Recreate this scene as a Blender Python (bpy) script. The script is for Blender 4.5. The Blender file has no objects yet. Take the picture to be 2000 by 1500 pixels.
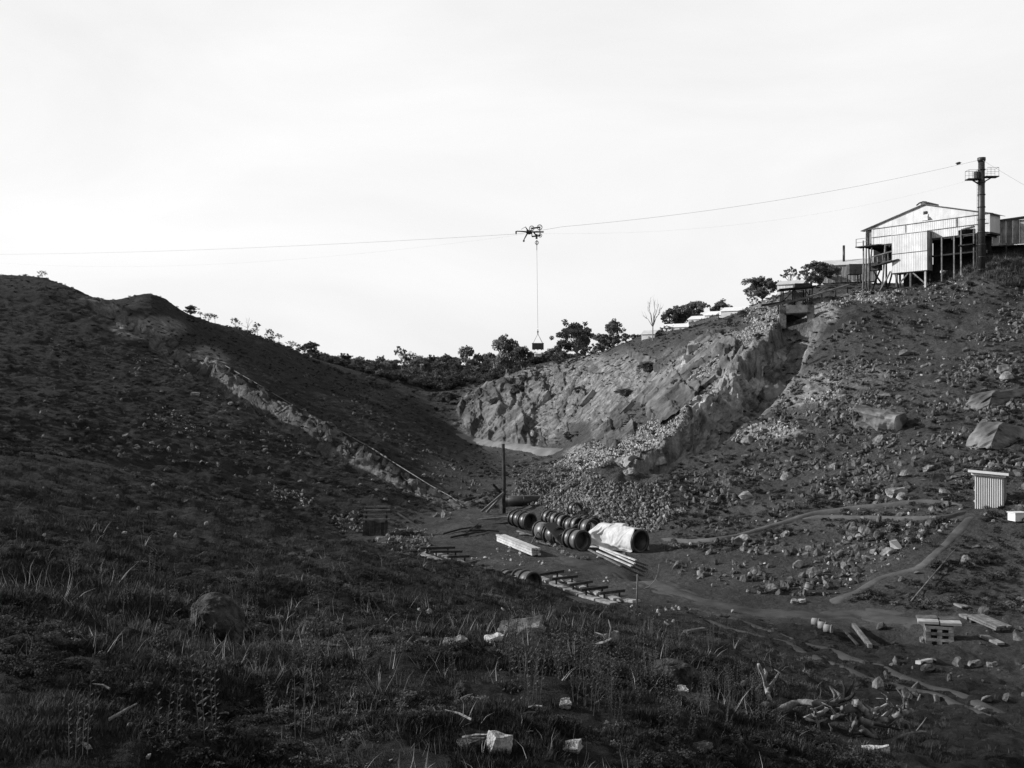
import bpy, bmesh, math, random
import numpy as np
from mathutils import Vector, Matrix, Euler
R = math.radians
F = 1900.0                      # focal length in photo pixels (photo 2000 x 1500)
SC = bpy.context.scene

# ------------------------------------------------------------------ camera
cd = bpy.data.cameras.new('camera'); cam = bpy.data.objects.new('camera', cd)
SC.collection.objects.link(cam)
cam.location = (0, 0, 0); cam.rotation_euler = (R(90), 0, 0)
cd.sensor_width = 36; cd.lens = 36 * F / 2000; cd.clip_start = .1; cd.clip_end = 20000
SC.camera = cam
# ------------------------------------------------------------------ light
SUN_AZ, SUN_EL = R(-83), R(25)            # azimuth from +Y, positive to the right
SKY_STRENGTH = .052
SUN_POWER = 5.0
EXPOSURE = 0.5
w = bpy.data.worlds.new('World'); SC.world = w; w.use_nodes = True
nt = w.node_tree; nt.nodes.clear()
def N(t, **k):
    n = nt.nodes.new(t)
    for a, b in k.items(): setattr(n, a, b)
    return n
out = N('ShaderNodeOutputWorld'); bg = N('ShaderNodeBackground'); sky = N('ShaderNodeTexSky', sky_type='NISHITA')
sky.sun_disc = False; sky.sun_elevation = SUN_EL; sky.sun_rotation = SUN_AZ
sky.air_density = 1.0; sky.dust_density = 2.5; sky.ozone_density = 1.0
sep = N('ShaderNodeSeparateColor'); nt.links.new(sky.outputs[0], sep.inputs[0])
def M2(op, a, b, c=None):
    n = N('ShaderNodeMath', operation=op)
    for i, v in enumerate((a, b, c)):
        if v is None: continue
        if isinstance(v, (int, float)): n.inputs[i].default_value = v
        else: nt.links.new(v, n.inputs[i])
    return n.outputs[0]
# the plate is sensitive to blue and green, hardly to red
lum = M2('ADD', M2('MULTIPLY', sep.outputs[0], .06), M2('ADD', M2('MULTIPLY', sep.outputs[1], .34), M2('MULTIPLY', sep.outputs[2], .60)))
tc = N('ShaderNodeTexCoord'); mp = N('ShaderNodeMapping'); mp.inputs['Scale'].default_value = (1.2, 1.2, 3.6)
nt.links.new(tc.outputs['Generated'], mp.inputs[0])
nz = N('ShaderNodeTexNoise'); nz.inputs['Scale'].default_value = 1.7; nz.inputs['Detail'].default_value = 7; nz.inputs['Roughness'].default_value = .55
nz.inputs['Distortion'].default_value = .5
nt.links.new(mp.outputs[0], nz.inputs[0])
mr = N('ShaderNodeMapRange'); mr.inputs['From Min'].default_value = .3; mr.inputs['From Max'].default_value = .72
nt.links.new(nz.outputs[0], mr.inputs[0])
# thin veil of cloud over the whole sky: evens the sky out, a little uneven itself
CLOUD_LO, CLOUD_HI = 14.7, 17.2
cl = N('ShaderNodeMapRange'); cl.inputs['To Min'].default_value = CLOUD_LO; cl.inputs['To Max'].default_value = CLOUD_HI
nt.links.new(mr.outputs[0], cl.inputs[0])
mix = N('ShaderNodeMix', data_type='FLOAT'); mix.inputs[0].default_value = .74
nt.links.new(lum, mix.inputs[2]); nt.links.new(cl.outputs[0], mix.inputs[3])
# the veil thins out overhead
sx = N('ShaderNodeSeparateXYZ'); nt.links.new(tc.outputs['Generated'], sx.inputs[0])
vz = N('ShaderNodeMapRange', interpolation_type='SMOOTHSTEP'); vz.inputs['From Min'].default_value = .38; vz.inputs['From Max'].default_value = .75
vz.inputs['To Min'].default_value = .74; vz.inputs['To Max'].default_value = .12
nt.links.new(sx.outputs[2], vz.inputs[0]); nt.links.new(vz.outputs[0], mix.inputs[0])
cc = N('ShaderNodeCombineColor')
for i in range(3): nt.links.new(mix.outputs[0], cc.inputs[i])
nt.links.new(cc.outputs[0], bg.inputs[0]); bg.inputs[1].default_value = SKY_STRENGTH
nt.links.new(bg.outputs[0], out.inputs[0])
sd = bpy.data.lights.new('sun', 'SUN'); so = bpy.data.objects.new('sun', sd); SC.collection.objects.link(so)
sd.energy = SUN_POWER; sd.angle = R(.55); sd.color = (1, 1, 1)
S = Vector((math.sin(SUN_AZ) * math.cos(SUN_EL), math.cos(SUN_AZ) * math.cos(SUN_EL), math.sin(SUN_EL)))
so.rotation_euler = S.to_track_quat('Z', 'Y').to_euler()
vs = SC.view_settings; vs.view_transform = 'Standard'; vs.look = 'None'; vs.exposure = EXPOSURE; vs.gamma = 1; vs.use_curve_mapping = False
SC.cycles.max_bounces = 4; SC.cycles.diffuse_bounces = 2; SC.cycles.glossy_bounces = 2

# ------------------------------------------------------------------ helpers: noise
def _h(ix, iy, seed):
    n = (ix.astype(np.int64) * 374761393 + iy.astype(np.int64) * 668265263 + seed * 974634777) & 0x7fffffff
    n = (n ^ (n >> 13)) * 1274126177 & 0x7fffffff
    n = (n ^ (n >> 16)) * 2246822519 & 0x7fffffff
    return ((n ^ (n >> 15)) & 0xffffff) / float(0xffffff)
def vn(x, y, seed=0):
    x = np.asarray(x, float); y = np.asarray(y, float)
    ix = np.floor(x); iy = np.floor(y); fx = x - ix; fy = y - iy
    fx = fx * fx * (3 - 2 * fx); fy = fy * fy * (3 - 2 * fy)
    a = _h(ix, iy, seed); b = _h(ix + 1, iy, seed); c = _h(ix, iy + 1, seed); d = _h(ix + 1, iy + 1, seed)
    return (a + (b - a) * fx + (c - a) * fy + (a - b - c + d) * fx * fy) * 2 - 1
def fbm(x, y, o=4, seed=0, g=.5):
    r = 0; a = 1; t = 0
    for i in range(o):
        r = r + a * vn(x * 2 ** i + 17.3 * i, y * 2 ** i - 9.1 * i, seed + i); t += a; a *= g
    return r / t
def ridge(x, y, o=4, seed=0):
    r = 0; a = 1; t = 0
    for i in range(o):
        r = r + a * (1 - 2 * np.abs(vn(x * 2 ** i + 5.3 * i, y * 2 ** i - 3.1 * i, seed + i))); t += a; a *= .5
    return r / t
def sst(a, b, x):
    t = np.clip((x - a) / (b - a), 0, 1); return t * t * (3 - 2 * t)

# ------------------------------------------------------------------ terrain control points: px, py, depth
CP = [
 # near ground
 (100,1800,3),(1000,1830,3.2),(1900,2050,4.5),
 (100,1460,5.2),(500,1470,5.8),(1000,1475,6.8),(1350,1470,8.8),(1600,1470,12),(1800,1470,14.5),(2000,1470,17),
 (60,1250,9),(430,1240,12.5),(750,1260,13),(1000,1265,14),(1250,1310,14.5),(1400,1370,14.5),
 (60,1080,17),(300,1100,20),(560,1130,22),(800,1150,24),(1000,1175,25),(1150,1215,24),(1300,1270,22),(1440,1310,21),(1560,1375,19),
 (60,950,32),(200,975,34),(400,1030,32),(600,1070,31),(760,1095,31),(900,1115,31),(1000,1140,30),(1130,1186,30),(1240,1218,29),(1370,1250,28),(1500,1290,28),
 (60,885,46),(200,906,44),(330,948,42),(450,988,40),(560,1022,39),(650,1044,38),(730,1068,37),(870,1100,36),(1000,1133,34.5),(1200,1198,33),
 (1700,1300,30),(1850,1330,28),(2000,1330,30),(2000,1420,21),(1700,1400,21),
 (1600,1240,37),(1450,1225,37),(1850,1240,36),(1990,1230,37),
 # behind the brow: gully and valley floor
 (60,880,60),(200,925,60),(330,980,58),(470,1030,56),(600,1050,57),(700,1062,56),(800,1090,51),(860,1103,50),
 (640,1030,66),(760,1045,63),(860,1040,64),(960,1020,68),(900,1000,72),
 (1000,1152,45),(930,1150,44),(1100,1168,43),(860,1140,44),(760,1112,48),
 (1000,1100,52),(900,1075,55),(1050,1100,53),(1100,1075,57),(1130,1150,45.5),(1200,1170,43.5),(1240,1130,49),(1060,1130,47),(1010,1060,60),
 (1060,1025,66),(1120,1015,68),(1180,1030,64),(1240,1060,60),(1300,1110,51),(1400,1165,45),(1500,1190,43),(1600,1200,42),(1700,1190,43),
 # right bank, low
 (1300,1055,60),(1400,1055,57),(1500,1035,57),(1600,998,58),(1800,985,55),(1900,992,53),(2000,1010,50),
 (1450,1110,50),(1600,1110,49),(1750,1080,49),(1870,1090,47),(1990,1120,45),
 (1250,1000,70),(1200,960,75),(1350,960,72),(1450,930,72),(1600,900,70),(1750,900,66),(1900,900,62),(1990,900,60),
 # right bank, high
 (1400,860,84),(1500,820,84),(1600,790,82),(1700,760,82),(1850,740,80),(1990,700,82),
 (1500,730,97),(1600,690,95),(1750,650,95),(1900,610,98),(1990,580,100),
 (1560,640,104),(1640,594,106),(1690,575,113),(1750,571,110),(1830,566,107),(1900,541,105),(1920,502,107),(1990,500,106),
 (1620,566,122),(1690,560,128),(1800,557,125),(1900,505,122),(1990,495,122),(1650,553,142),(1800,556,150),(1990,520,150),
 (1560,575,125),(1500,593,130),(1520,600,115),(1540,570,145),(1600,562,145),(1590,580,170),(1700,575,180),(1900,560,190),
 # bank left of the right trench, up to the skyline
 (1470,660,108),(1400,720,105),(1330,800,98),(1250,870,93),(1180,915,90),(1120,945,88),
 (1420,640,128),(1360,700,120),(1300,760,114),(1240,830,108),(1170,890,104),(1100,905,110),
 (1440,616,148),(1350,646,158),(1300,660,166),(1250,660,178),(1200,680,190),(1150,695,205),(1100,703,225),(1050,712,245),
 (1300,700,145),(1250,720,150),(1200,740,152),(1150,720,180),(1100,740,182),(1030,745,195),(960,755,200),
 (1200,800,138),(1150,850,135),(1100,800,165),(1050,850,155),(1000,800,178),(950,800,186),(920,830,184),
 (1440,650,200),(1300,672,230),(1200,700,260),(1100,715,300),
 # riverbed and floor behind the dam line
 (940,860,172),(1000,880,150),(1090,888,138),(1050,915,118),(1000,930,108),(960,960,95),(1050,950,92),(1100,965,84),(1000,985,80),
 # left hill: lower face
 (100,800,75),(250,830,78),(400,880,78),(550,940,76),(700,1000,72),(780,1025,70),
 (80,700,95),(200,720,98),(350,760,97),(450,820,90),(600,900,84),(750,955,80),(870,1000,78),
 (80,600,120),(150,620,120),(250,670,115),(330,715,110),
 (60,541,142),(130,556,140),(180,577,138),(215,592,134),(215,600,142),(240,592,140),(285,573,150),(330,590,158),(350,608,164),(420,632,175),(500,655,188),(560,678,200),(610,700,212),(660,714,230),(700,724,248),
 (300,640,135),(400,690,130),(500,740,122),(600,810,112),(700,860,105),(800,920,97),(890,975,88),
 (400,660,150),(500,695,152),(600,750,145),(700,800,135),(800,860,122),(900,920,108),
 (650,740,190),(750,770,185),(850,830,165),(920,880,142),(960,920,122),
 (60,600,200),(215,625,180),(285,620,200),(350,650,210),(500,690,240),(610,720,270),
 # gully and far hills
 (850,800,215),(800,765,235),(760,748,240),(870,770,240),(900,790,215),
 (720,730,330),(800,734,320),(900,730,310),(980,728,300),(900,742,265),(1000,736,255),
 (640,722,420),(700,722,430),(800,722,430),(900,720,420),(1000,720,400),(1060,720,360),
 (60,727,700),(500,727,700),(1000,727,700),(1500,727,700),(2000,727,700),
 (60,742,3000),(1000,742,3000),(2000,742,3000),(60,700,350),(300,700,350),(500,705,380),(1300,690,380),(1500,670,350),(1700,650,350),(2000,640,350),
]
cp = np.array(CP, float)
th = np.arctan2(cp[:, 0] - 1000, F); rr = cp[:, 2] / np.cos(th); tt = (750 - cp[:, 1]) / F * np.cos(th)
AS, LS = 7.0, 2.2
A = np.stack([th * AS, np.log(rr) * LS], 1)
def U(r2): return np.where(r2 > 1e-12, .5 * r2 * np.log(np.maximum(r2, 1e-12)), 0)
n = len(A)
K = U(((A[:, None] - A[None]) ** 2).sum(-1)) + np.eye(n) * .005
Pm = np.hstack([np.ones((n, 1)), A]); L = np.zeros((n + 3, n + 3)); L[:n, :n] = K; L[:n, n:] = Pm; L[n:, :n] = Pm.T
W = np.linalg.solve(L, np.concatenate([tt, np.zeros(3)]))
def base_t(theta, lr):
    sh = theta.shape; q = np.stack([theta.ravel() * AS, lr.ravel() * LS], 1); o = np.empty(len(q))
    for i in range(0, len(q), 60000):
        p = q[i:i + 60000]
        d2 = (p[:, None, 0] - A[None, :, 0]) ** 2 + (p[:, None, 1] - A[None, :, 1]) ** 2
        o[i:i + 60000] = U(d2) @ W[:n] + W[n] + p @ W[n + 1:]
    return o.reshape(sh)

# polar grid: dense in the view, coarse behind
NF = 700
az = np.concatenate([np.linspace(-180, -34, 50)[:-1], np.linspace(-34, 34, NF), np.linspace(34, 180, 50)[1:]]) * math.pi / 180
lr = np.concatenate([np.linspace(math.log(2.2), math.log(5), 40)[:-1], np.linspace(math.log(5), math.log(45), 250)[:-1],
                     np.linspace(math.log(45), math.log(260), 400)[:-1], np.linspace(math.log(260), math.log(700), 70)[:-1],
                     np.linspace(math.log(700), math.log(9000), 30)])
# coarse evaluation then interpolate (the base surface is smooth)
thc = np.linspace(R(-34), R(34), 180); lrc = np.linspace(lr[0], math.log(3100), 420)
Tc = base_t(*np.meshgrid(thc, lrc))
def bil(T, xs, ys, x, y):
    fx = np.clip((x - xs[0]) / (xs[1] - xs[0]), 0, len(xs) - 1.001); fy = np.clip((y - ys[0]) / (ys[1] - ys[0]), 0, len(ys) - 1.001)
    ix = fx.astype(int); iy = fy.astype(int); fx -= ix; fy -= iy
    return T[iy, ix] * (1 - fx) * (1 - fy) + T[iy, ix + 1] * fx * (1 - fy) + T[iy + 1, ix] * (1 - fx) * fy + T[iy + 1, ix + 1] * fx * fy
AZ, LR = np.meshgrid(az, lr); RR = np.exp(LR); GX = RR * np.sin(AZ); GY = RR * np.cos(AZ)
T = bil(Tc, thc, lrc, np.clip(AZ, R(-34), R(34)), LR)
GZ = T * RR
side = sst(R(33), R(75), np.abs(AZ))
plane = np.clip(-1.75 - .22 * GX, -14, 16) * 1.0
plane = np.where(RR > 400, plane * np.clip(1 - (RR - 400) / 1500, 0, 1), plane)
GZ = GZ * (1 - side) + plane * side
BZ = GZ.copy()
def column(px, Z):
    a = math.atan2(px - 1000, F); j = np.searchsorted(az, a) - 1; f = (a - az[j]) / (az[j + 1] - az[j])
    return Z[:, j] * (1 - f) + Z[:, j + 1] * f, math.cos(a)
RV = np.exp(lr)
def hit(px, py, Z=None, dmin=3.0):
    Z = GZ if Z is None else Z
    z, c = column(px, Z); D = RV * c; e = z / D; t = (750 - py) / F
    ok = np.where((e >= t) & (D > dmin))[0]
    if len(ok) == 0 or ok[0] == 0:
        k = int(np.argmax(np.where((D > dmin) & (D < 600), e, -9)))
        return Vector(((px - 1000) / F * D[k], D[k], z[k]))
    k = ok[0]; f = (t - e[k - 1]) / (e[k] - e[k - 1] + 1e-12)
    d = D[k - 1] + (D[k] - D[k - 1]) * f; zz = z[k - 1] + (z[k] - z[k - 1]) * f
    return Vector(((px - 1000) / F * d, d, zz))
def zat(x, y):
    """ground height under world x, y (arrays or scalars)"""
    x = np.asarray(x, float); y = np.asarray(y, float); sc = x.ndim == 0
    x = np.atleast_1d(x); y = np.atleast_1d(y)
    a = np.arctan2(x, y); l = np.log(np.maximum(np.hypot(x, y), 2.21))
    j = np.clip(np.searchsorted(az, a) - 1, 0, len(az) - 2); i = np.clip(np.searchsorted(lr, l) - 1, 0, len(lr) - 2)
    fa = (a - az[j]) / (az[j + 1] - az[j]); fl = (l - lr[i]) / (lr[i + 1] - lr[i])
    z = (GZ[i, j] * (1 - fa) + GZ[i, j + 1] * fa) * (1 - fl) + (GZ[i + 1, j] * (1 - fa) + GZ[i + 1, j + 1] * fa) * fl
    return float(z[0]) if sc else z
def at(px, D): x = (px - 1000) / F * D; return Vector((x, D, zat(x, D)))

PX = np.where(GY > 1, 1000 + F * GX / np.maximum(GY, 1), -9999); 
def pyof(Z): return np.where(GY > 1, 750 - F * Z / np.maximum(GY, 1), -9999)
PY = pyof(GZ)
def seg(pts):     # polyline in world XY -> (distance, signed side, parameter)
    best = np.full(GX.shape, 1e9); sg = np.zeros(GX.shape); par = np.zeros(GX.shape); acc = 0
    tot = sum((pts[i + 1] - pts[i]).to_2d().length for i in range(len(pts) - 1))
    for i in range(len(pts) - 1):
        a, b = pts[i], pts[i + 1]; dx, dy = b.x - a.x, b.y - a.y; l2 = dx * dx + dy * dy; l = math.sqrt(l2)
        t = np.clip(((GX - a.x) * dx + (GY - a.y) * dy) / l2, 0, 1)
        d = np.hypot(GX - a.x - t * dx, GY - a.y - t * dy); s = ((GX - a.x) * dy - (GY - a.y) * dx) / l
        m = d < best; best = np.where(m, d, best); sg = np.where(m, s, sg); par = np.where(m, (acc + t * l) / tot, par); acc += l
    return best, np.sign(sg) * best, par
# --- trenches cut into both banks
TLp = [(212, 600), (270, 640), (330, 680), (450, 752), (600, 845), (750, 925), (870, 985)]
TL = [hit(*p) for p in TLp]
d, s, par = seg(TL)
jit = fbm(GX * .5, GY * .5, 3, 5) * .9 + ridge(GX * .9, GY * .9, 3, 6) * .45
# s>0 : to the right of travel (downhill travel = towards +x,-y; right = -x,-y side = camera side)
endf = sst(0, .02, par) * sst(1, .93, par)
j2 = fbm(GX * .33 + 9, GY * .33, 4, 65) * 1.6
wall = (.45 * sst(-4.6, -3.2, s + jit * 1.2) + .55 * sst(-2.6, -1.3, s + j2)) * (1 - sst(1.0, 4.6, s + jit * 1.4))
GZ -= wall * endf * (2.5 + 1.3 * fbm(GX * .25, GY * .25, 3, 8)) * (d < 7)
bank = np.exp(-((s + 3.6) / 1.2) ** 2) * endf * (d < 8); GZ += bank * (.5 + .7 * ridge(GX * .5, GY * .5, 3, 9))
mask_tl = np.exp(-(d / 3.6) ** 4) * (d < 8)
TRp = [(1558, 640), (1535, 690), (1500, 742), (1442, 803), (1370, 862), (1290, 905), (1210, 945), (1140, 972)]
TRn = [hit(p[0], p[1], BZ) for p in TRp]
d, s, par = seg(TRn)
jit = fbm(GX * .45, GY * .45, 3, 15)
wR = sst(-1.9, -1.3, s + jit * .5) * (1 - sst(1.2, 2.6, s + jit * .6))   # travel downhill = -x,-y : right side = -x,+y
dR = (1 - sst(1.3, 2.0, s + jit * .5)) * sst(-4.0 + 1.2 * sst(.5, .62, par), -1.2, s + jit * .8)
endr = sst(0, .01, par) * sst(1, .93, par)
depR = 1.7 + .3 * np.sin(par * 9) + 1.9 * sst(.5, .62, par)
GZ -= dR * endr * depR * (d < 6)
rg = sst(1.3, 2.0, s + jit * .5) * (1 - sst(2.6, 6.0, s + jit * 1.0)) * endr * (d < 9)
GZ += rg * (1.9 + 1.0 * ridge(GX * .35, GY * .35, 4, 21)) * sst(.80, .50, par) * (.55 + .45 * sst(.02, .2, par))
mask_tr = np.clip(dR + rg, 0, 1) * (d < 8) * endr
# --- relief
def blob(px, py, rx, ry, soft=.5):
    h = hit(px, py, BZ); near = np.abs(np.log(np.maximum(GY, 1) / h.y)) < .22
    q = np.hypot((PX - px) / rx, (PY - py) / ry) + fbm(PX / 60, PY / 60, 4, 33) * .35
    return np.where(near, 1 - sst(1 - soft, 1 + soft * .4, q), 0)
fore = 1 - sst(38, 50, GY)
rightb = sst(-8, 6, GX - (GY - 50) * .02) * sst(44, 60, GY) * (1 - sst(150, 230, GY))
leftb = (1 - sst(-14, -2, GX)) * sst(44, 60, GY) * (1 - sst(190, 260, GY))
rockface = np.zeros(GX.shape)
for b in [(1120, 760, 190, 75), (960, 790, 70, 50), (1010, 830, 110, 45), (1250, 740, 150, 60), (1380, 700, 110, 60), (1330, 790, 90, 60), (1200, 840, 60, 40)]:
    rockface = np.maximum(rockface, blob(*b))
# dipping strata: blocky ledges running with the dip
e1 = GX * .80 - BZ * .62 + GY * .10; e2 = GX * .6 + BZ * .8
wrp = fbm(GX * .09, GY * .09 + BZ * .1, 3, 3)
def strata(period, seed, wa):
    t_ = e1 / period + wrp * wa * .4 + .08 * fbm(e2 * .5, e1 * .3, 2, seed); fl = np.floor(t_); f_ = t_ - fl
    h_ = _h(fl, np.floor(e2 * .10 + fl * .37 + fbm(e2 * .2, fl, 2, seed) * .4), seed)          # each bed broken into lengths
    return (f_ ** 1.3 - .4) * (.6 + .7 * h_), h_
s1__, hs1 = strata(3.4, 41, 1.6); s2__, hs2 = strata(1.25, 42, 2.2)
GZ += rockface * (s1__ * .7 + s2__ * .2 - .35 + ridge(GX * .6, GY * .6 + BZ * .3, 4, 44) * .16)
flat = np.zeros(GX.shape)
for b in [(1000, 1085, 190, 45), (1150, 1160, 130, 40), (1400, 1180, 180, 32), (1650, 1205, 160, 25)]:
    flat = np.maximum(flat, blob(*b))
amp = .10 + .0 * GX
GZ += fore * ((1 - flat) * (.24 * fbm(GX * .55, GY * .55, 3, 1) + .15 * fbm(GX * 1.9, GY * 1.9, 3, 2)) + .025 * fbm(GX * 6, GY * 6, 2, 3)) * sst(2.5, 6, RR)
GZ += rightb * (1 - flat) * (.35 * ridge(GX * .22, GY * .22, 4, 51) + .16 * ridge(GX * 1.1, GY * 1.1, 3, 52)) * sst(55, 75, GY + GX * .3)
GZ += leftb * (.40 * fbm(GX * .2, GY * .2, 4, 61) + .15 * ridge(GX * 1.0, GY * 1.0, 3, 62)) * sst(50, 70, GY)
GZ += mask_tr * .65 * ridge(GX * .7, GY * .7, 4, 53) + mask_tl * .75 * ridge(GX * .6 + GY * .25, GY * .7, 4, 63)
far = sst(180, 300, GY) * (1 - side)
GZ += far * (1.0 * fbm(GX * .04, GY * .04, 4, 71) + .4 * fbm(GX * .2, GY * .2, 3, 72))
GZ += side * sst(10, 60, RR) * .6 * fbm(GX * .1, GY * .1, 4, 73)
GZ += (1 - fore) * .04 * fbm(GX * 3, GY * 3, 2, 74)
# pits and heaps
def mound(px, py, r, h, px2=None):
    global GZ
    c = hit(px, py, BZ); q = np.hypot(GX - c.x, GY - c.y) / r
    GZ = GZ + h * np.exp(-q ** 2 * 1.4) * (1 + .25 * fbm(GX * .8, GY * .8, 2, 5))
mound(1210, 985, 5.5, 1.7); mound(1130, 985, 3.5, 1.2); mound(1035, 975, 3.5, 1.6); mound(1270, 1000, 5, 1.0)
mound(1735, 1240, 1.8, -.9); mound(1690, 1180, 1.2, .3); mound(1265, 1120, 1.4, -.7)
mound(1175, 955, 2.5, -1.6); mound(222, 592, 5, -1.6)
PY = pyof(GZ)

# ------------------------------------------------------------------ materials
MATS = {}
def material(name, lo, hi, scale=3.0, rough=.9, bump=.0, bscale=None, rnd=0.0, spec=.15, metal=0, stain=None, stretch=(1, 1, 1), detail=6, patch=None, trans=0):
    m = bpy.data.materials.new(name); m.use_nodes = True; t = m.node_tree; t.nodes.clear()
    def nn(ty, **k):
        x = t.nodes.new(ty)
        for a, b in k.items(): setattr(x, a, b)
        return x
    o = nn('ShaderNodeOutputMaterial'); p = nn('ShaderNodeBsdfPrincipled'); t.links.new(p.outputs[0], o.inputs[0])
    tc = nn('ShaderNodeTexCoord'); mp = nn('ShaderNodeMapping'); mp.inputs['Scale'].default_value = stretch
    t.links.new(tc.outputs['Object'], mp.inputs[0])
    nz = nn('ShaderNodeTexNoise'); nz.inputs['Scale'].default_value = scale; nz.inputs['Detail'].default_value = detail; nz.inputs['Roughness'].default_value = .65
    t.links.new(mp.outputs[0], nz.inputs[0])
    r = nn('ShaderNodeMapRange'); r.inputs[1].default_value = .32; r.inputs[2].default_value = .68; r.inputs[3].default_value = lo; r.inputs[4].default_value = hi
    t.links.new(nz.outputs[0], r.inputs[0]); v = r.outputs[0]
    def mth(op, a, b):
        x = nn('ShaderNodeMath', operation=op)
        for i, q in enumerate((a, b)):
            if isinstance(q, (int, float)): x.inputs[i].default_value = q
            else: t.links.new(q, x.inputs[i])
        return x.outputs[0]
    if stain:
        n2 = nn('ShaderNodeTexNoise'); n2.inputs['Scale'].default_value = stain[0]; n2.inputs['Detail'].default_value = 5
        mp2 = nn('ShaderNodeMapping'); mp2.inputs['Scale'].default_value = stain[2] if len(stain) > 2 else (1, 1, 1)
        t.links.new(tc.outputs['Object'], mp2.inputs[0]); t.links.new(mp2.outputs[0], n2.inputs[0])
        r2 = nn('ShaderNodeMapRange'); r2.inputs[1].default_value = .38; r2.inputs[2].default_value = .66; r2.inputs[3].default_value = stain[1]; r2.inputs[4].default_value = 1
        t.links.new(n2.outputs[0], r2.inputs[0]); v = mth('MULTIPLY', v, r2.outputs[0])
    if patch:
        gm = nn('ShaderNodeNewGeometry'); n4 = nn('ShaderNodeTexNoise'); n4.inputs['Scale'].default_value = patch[0]; n4.inputs['Detail'].default_value = 4
        t.links.new(gm.outputs['Position'], n4.inputs[0]); r4 = nn('ShaderNodeMapRange'); r4.inputs[1].default_value = .4; r4.inputs[2].default_value = .62; r4.inputs[3].default_value = patch[1]; r4.inputs[4].default_value = patch[2]
        t.links.new(n4.outputs[0], r4.inputs[0]); v = mth('MULTIPLY', v, r4.outputs[0])
    if rnd:
        oi = nn('ShaderNodeObjectInfo'); rr_ = nn('ShaderNodeMapRange'); rr_.inputs[3].default_value = 1 - rnd; rr_.inputs[4].default_value = 1 + rnd
        t.links.new(oi.outputs['Random'], rr_.inputs[0]); v = mth('MULTIPLY', v, rr_.outputs[0])
    c = nn('ShaderNodeCombineColor')
    for i in range(3): t.links.new(v, c.inputs[i])
    t.links.new(c.outputs[0], p.inputs['Base Color'])
    p.inputs['Roughness'].default_value = rough; p.inputs['Specular IOR Level'].default_value = spec; p.inputs['Metallic'].default_value = metal
    if bump:
        b = nn('ShaderNodeBump'); b.inputs['Strength'].default_value = 1; b.inputs['Distance'].default_value = bump
        n3 = nn('ShaderNodeTexNoise'); n3.inputs['Scale'].default_value = bscale or scale * 3; n3.inputs['Detail'].default_value = 5
        t.links.new(mp.outputs[0], n3.inputs[0]); t.links.new(n3.outputs[0], b.inputs['Height']); t.links.new(b.outputs[0], p.inputs['Normal'])
    if trans:      # thin leaves let some light through
        tr = nn('ShaderNodeBsdfTranslucent'); mx = nn('ShaderNodeMixShader'); mx.inputs[0].default_value = trans
        t.links.new(c.outputs[0], tr.inputs[0]); t.links.new(p.outputs[0], mx.inputs[1]); t.links.new(tr.outputs[0], mx.inputs[2]); t.links.new(mx.outputs[0], o.inputs[0])
    MATS[name] = m; return m
M_ = lambda k: MATS[k]
material('grey_rock', .045, .15, 2.5, bump=.05, rnd=.45, stain=(1.0, .5))
material('pale_rock', .13, .36, 3.0, bump=.04, rnd=.5)
material('quarry_rock', .08, .30, 1.6, bump=.12, rnd=.35, stain=(.7, .45))
material('face_rock', .04, .20, .5, bump=.12, bscale=2.5, stain=(.12, .35), detail=9)
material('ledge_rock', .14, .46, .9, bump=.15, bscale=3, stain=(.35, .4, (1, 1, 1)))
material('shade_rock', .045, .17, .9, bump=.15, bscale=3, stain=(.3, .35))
material('dark_rock', .022, .085, 5, bump=.07, stain=(2.5, .4))
material('grass_blades', .014, .055, 1.5, rnd=.7, patch=(.9, .35, 1.5))
material('straw', .12, .26, 1.5, rnd=.6)
material('dry_grass', .05, .13, 1.5, rnd=.6, patch=(1.3, .4, 1.3))
material('scrub_leaves', .020, .080, 1.5, rnd=.6, patch=(.25, .5, 1.5), trans=.25)
material('gum_leaves', .07, .14, 2.0, rnd=.25, rough=.5, spec=.4, trans=.35)
material('gum_bark', .10, .28, 3.0, bump=.02, rnd=.3)
material('dead_wood', .06, .26, 9.0, bump=.02, rnd=.45, stretch=(1, 1, 1))
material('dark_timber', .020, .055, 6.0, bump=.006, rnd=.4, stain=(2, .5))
material('grey_timber', .08, .20, 6.0, bump=.006, rnd=.35, stain=(2, .6))
material('new_timber', .28, .48, 5.0, bump=.005, rnd=.2, stain=(1.5, .7))
material('galvanised_iron', .43, .55, 1.2, rough=.55, rnd=.06, spec=.3, stain=(1.3, .84, (1.6, 1.6, .35)))
material('weathered_shaded_iron', .18, .46, 1.2, rough=.6, rnd=.3, stain=(1.3, .45, (1.8, 1.8, .25)))  # weathered sheets; also the shaded tone of the hopper's right side
material('roof_iron', .36, .5, 1.0, rough=.5, rnd=.08)
material('dark_iron', .012, .03, 4.0, rough=.45, spec=.4, rnd=.3, bump=.003)
material('cast_iron', .030, .075, 5.0, rough=.38, spec=.5, rnd=.3, bump=.003, stain=(3, .5))
material('pipe_coating', .055, .12, 4.0, rough=.45, spec=.6, rnd=.25, stain=(3, .55))
material('canvas', .40, .55, 2.5, rough=.9, stain=(2.2, .75), bump=.006)
material('pale_concrete', .15, .28, 3.0, bump=.01, stain=(1.2, .6))
material('path_soil', .055, .11, 1.2, bump=.02, stain=(.5, .6))
material('road_soil', .034, .075, .8, bump=.03, stain=(.35, .6))
material('rut_soil', .022, .05, .8, bump=.03)
material('river_silt', .09, .17, .2, bump=.02)
material('cable_steel', .14, .22, 4.0, rough=.5, spec=.3)
material('whitewash', .45, .58, 2.0, rnd=.1)
material('weed_stems', .025, .07, 2, rnd=.5)

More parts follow.
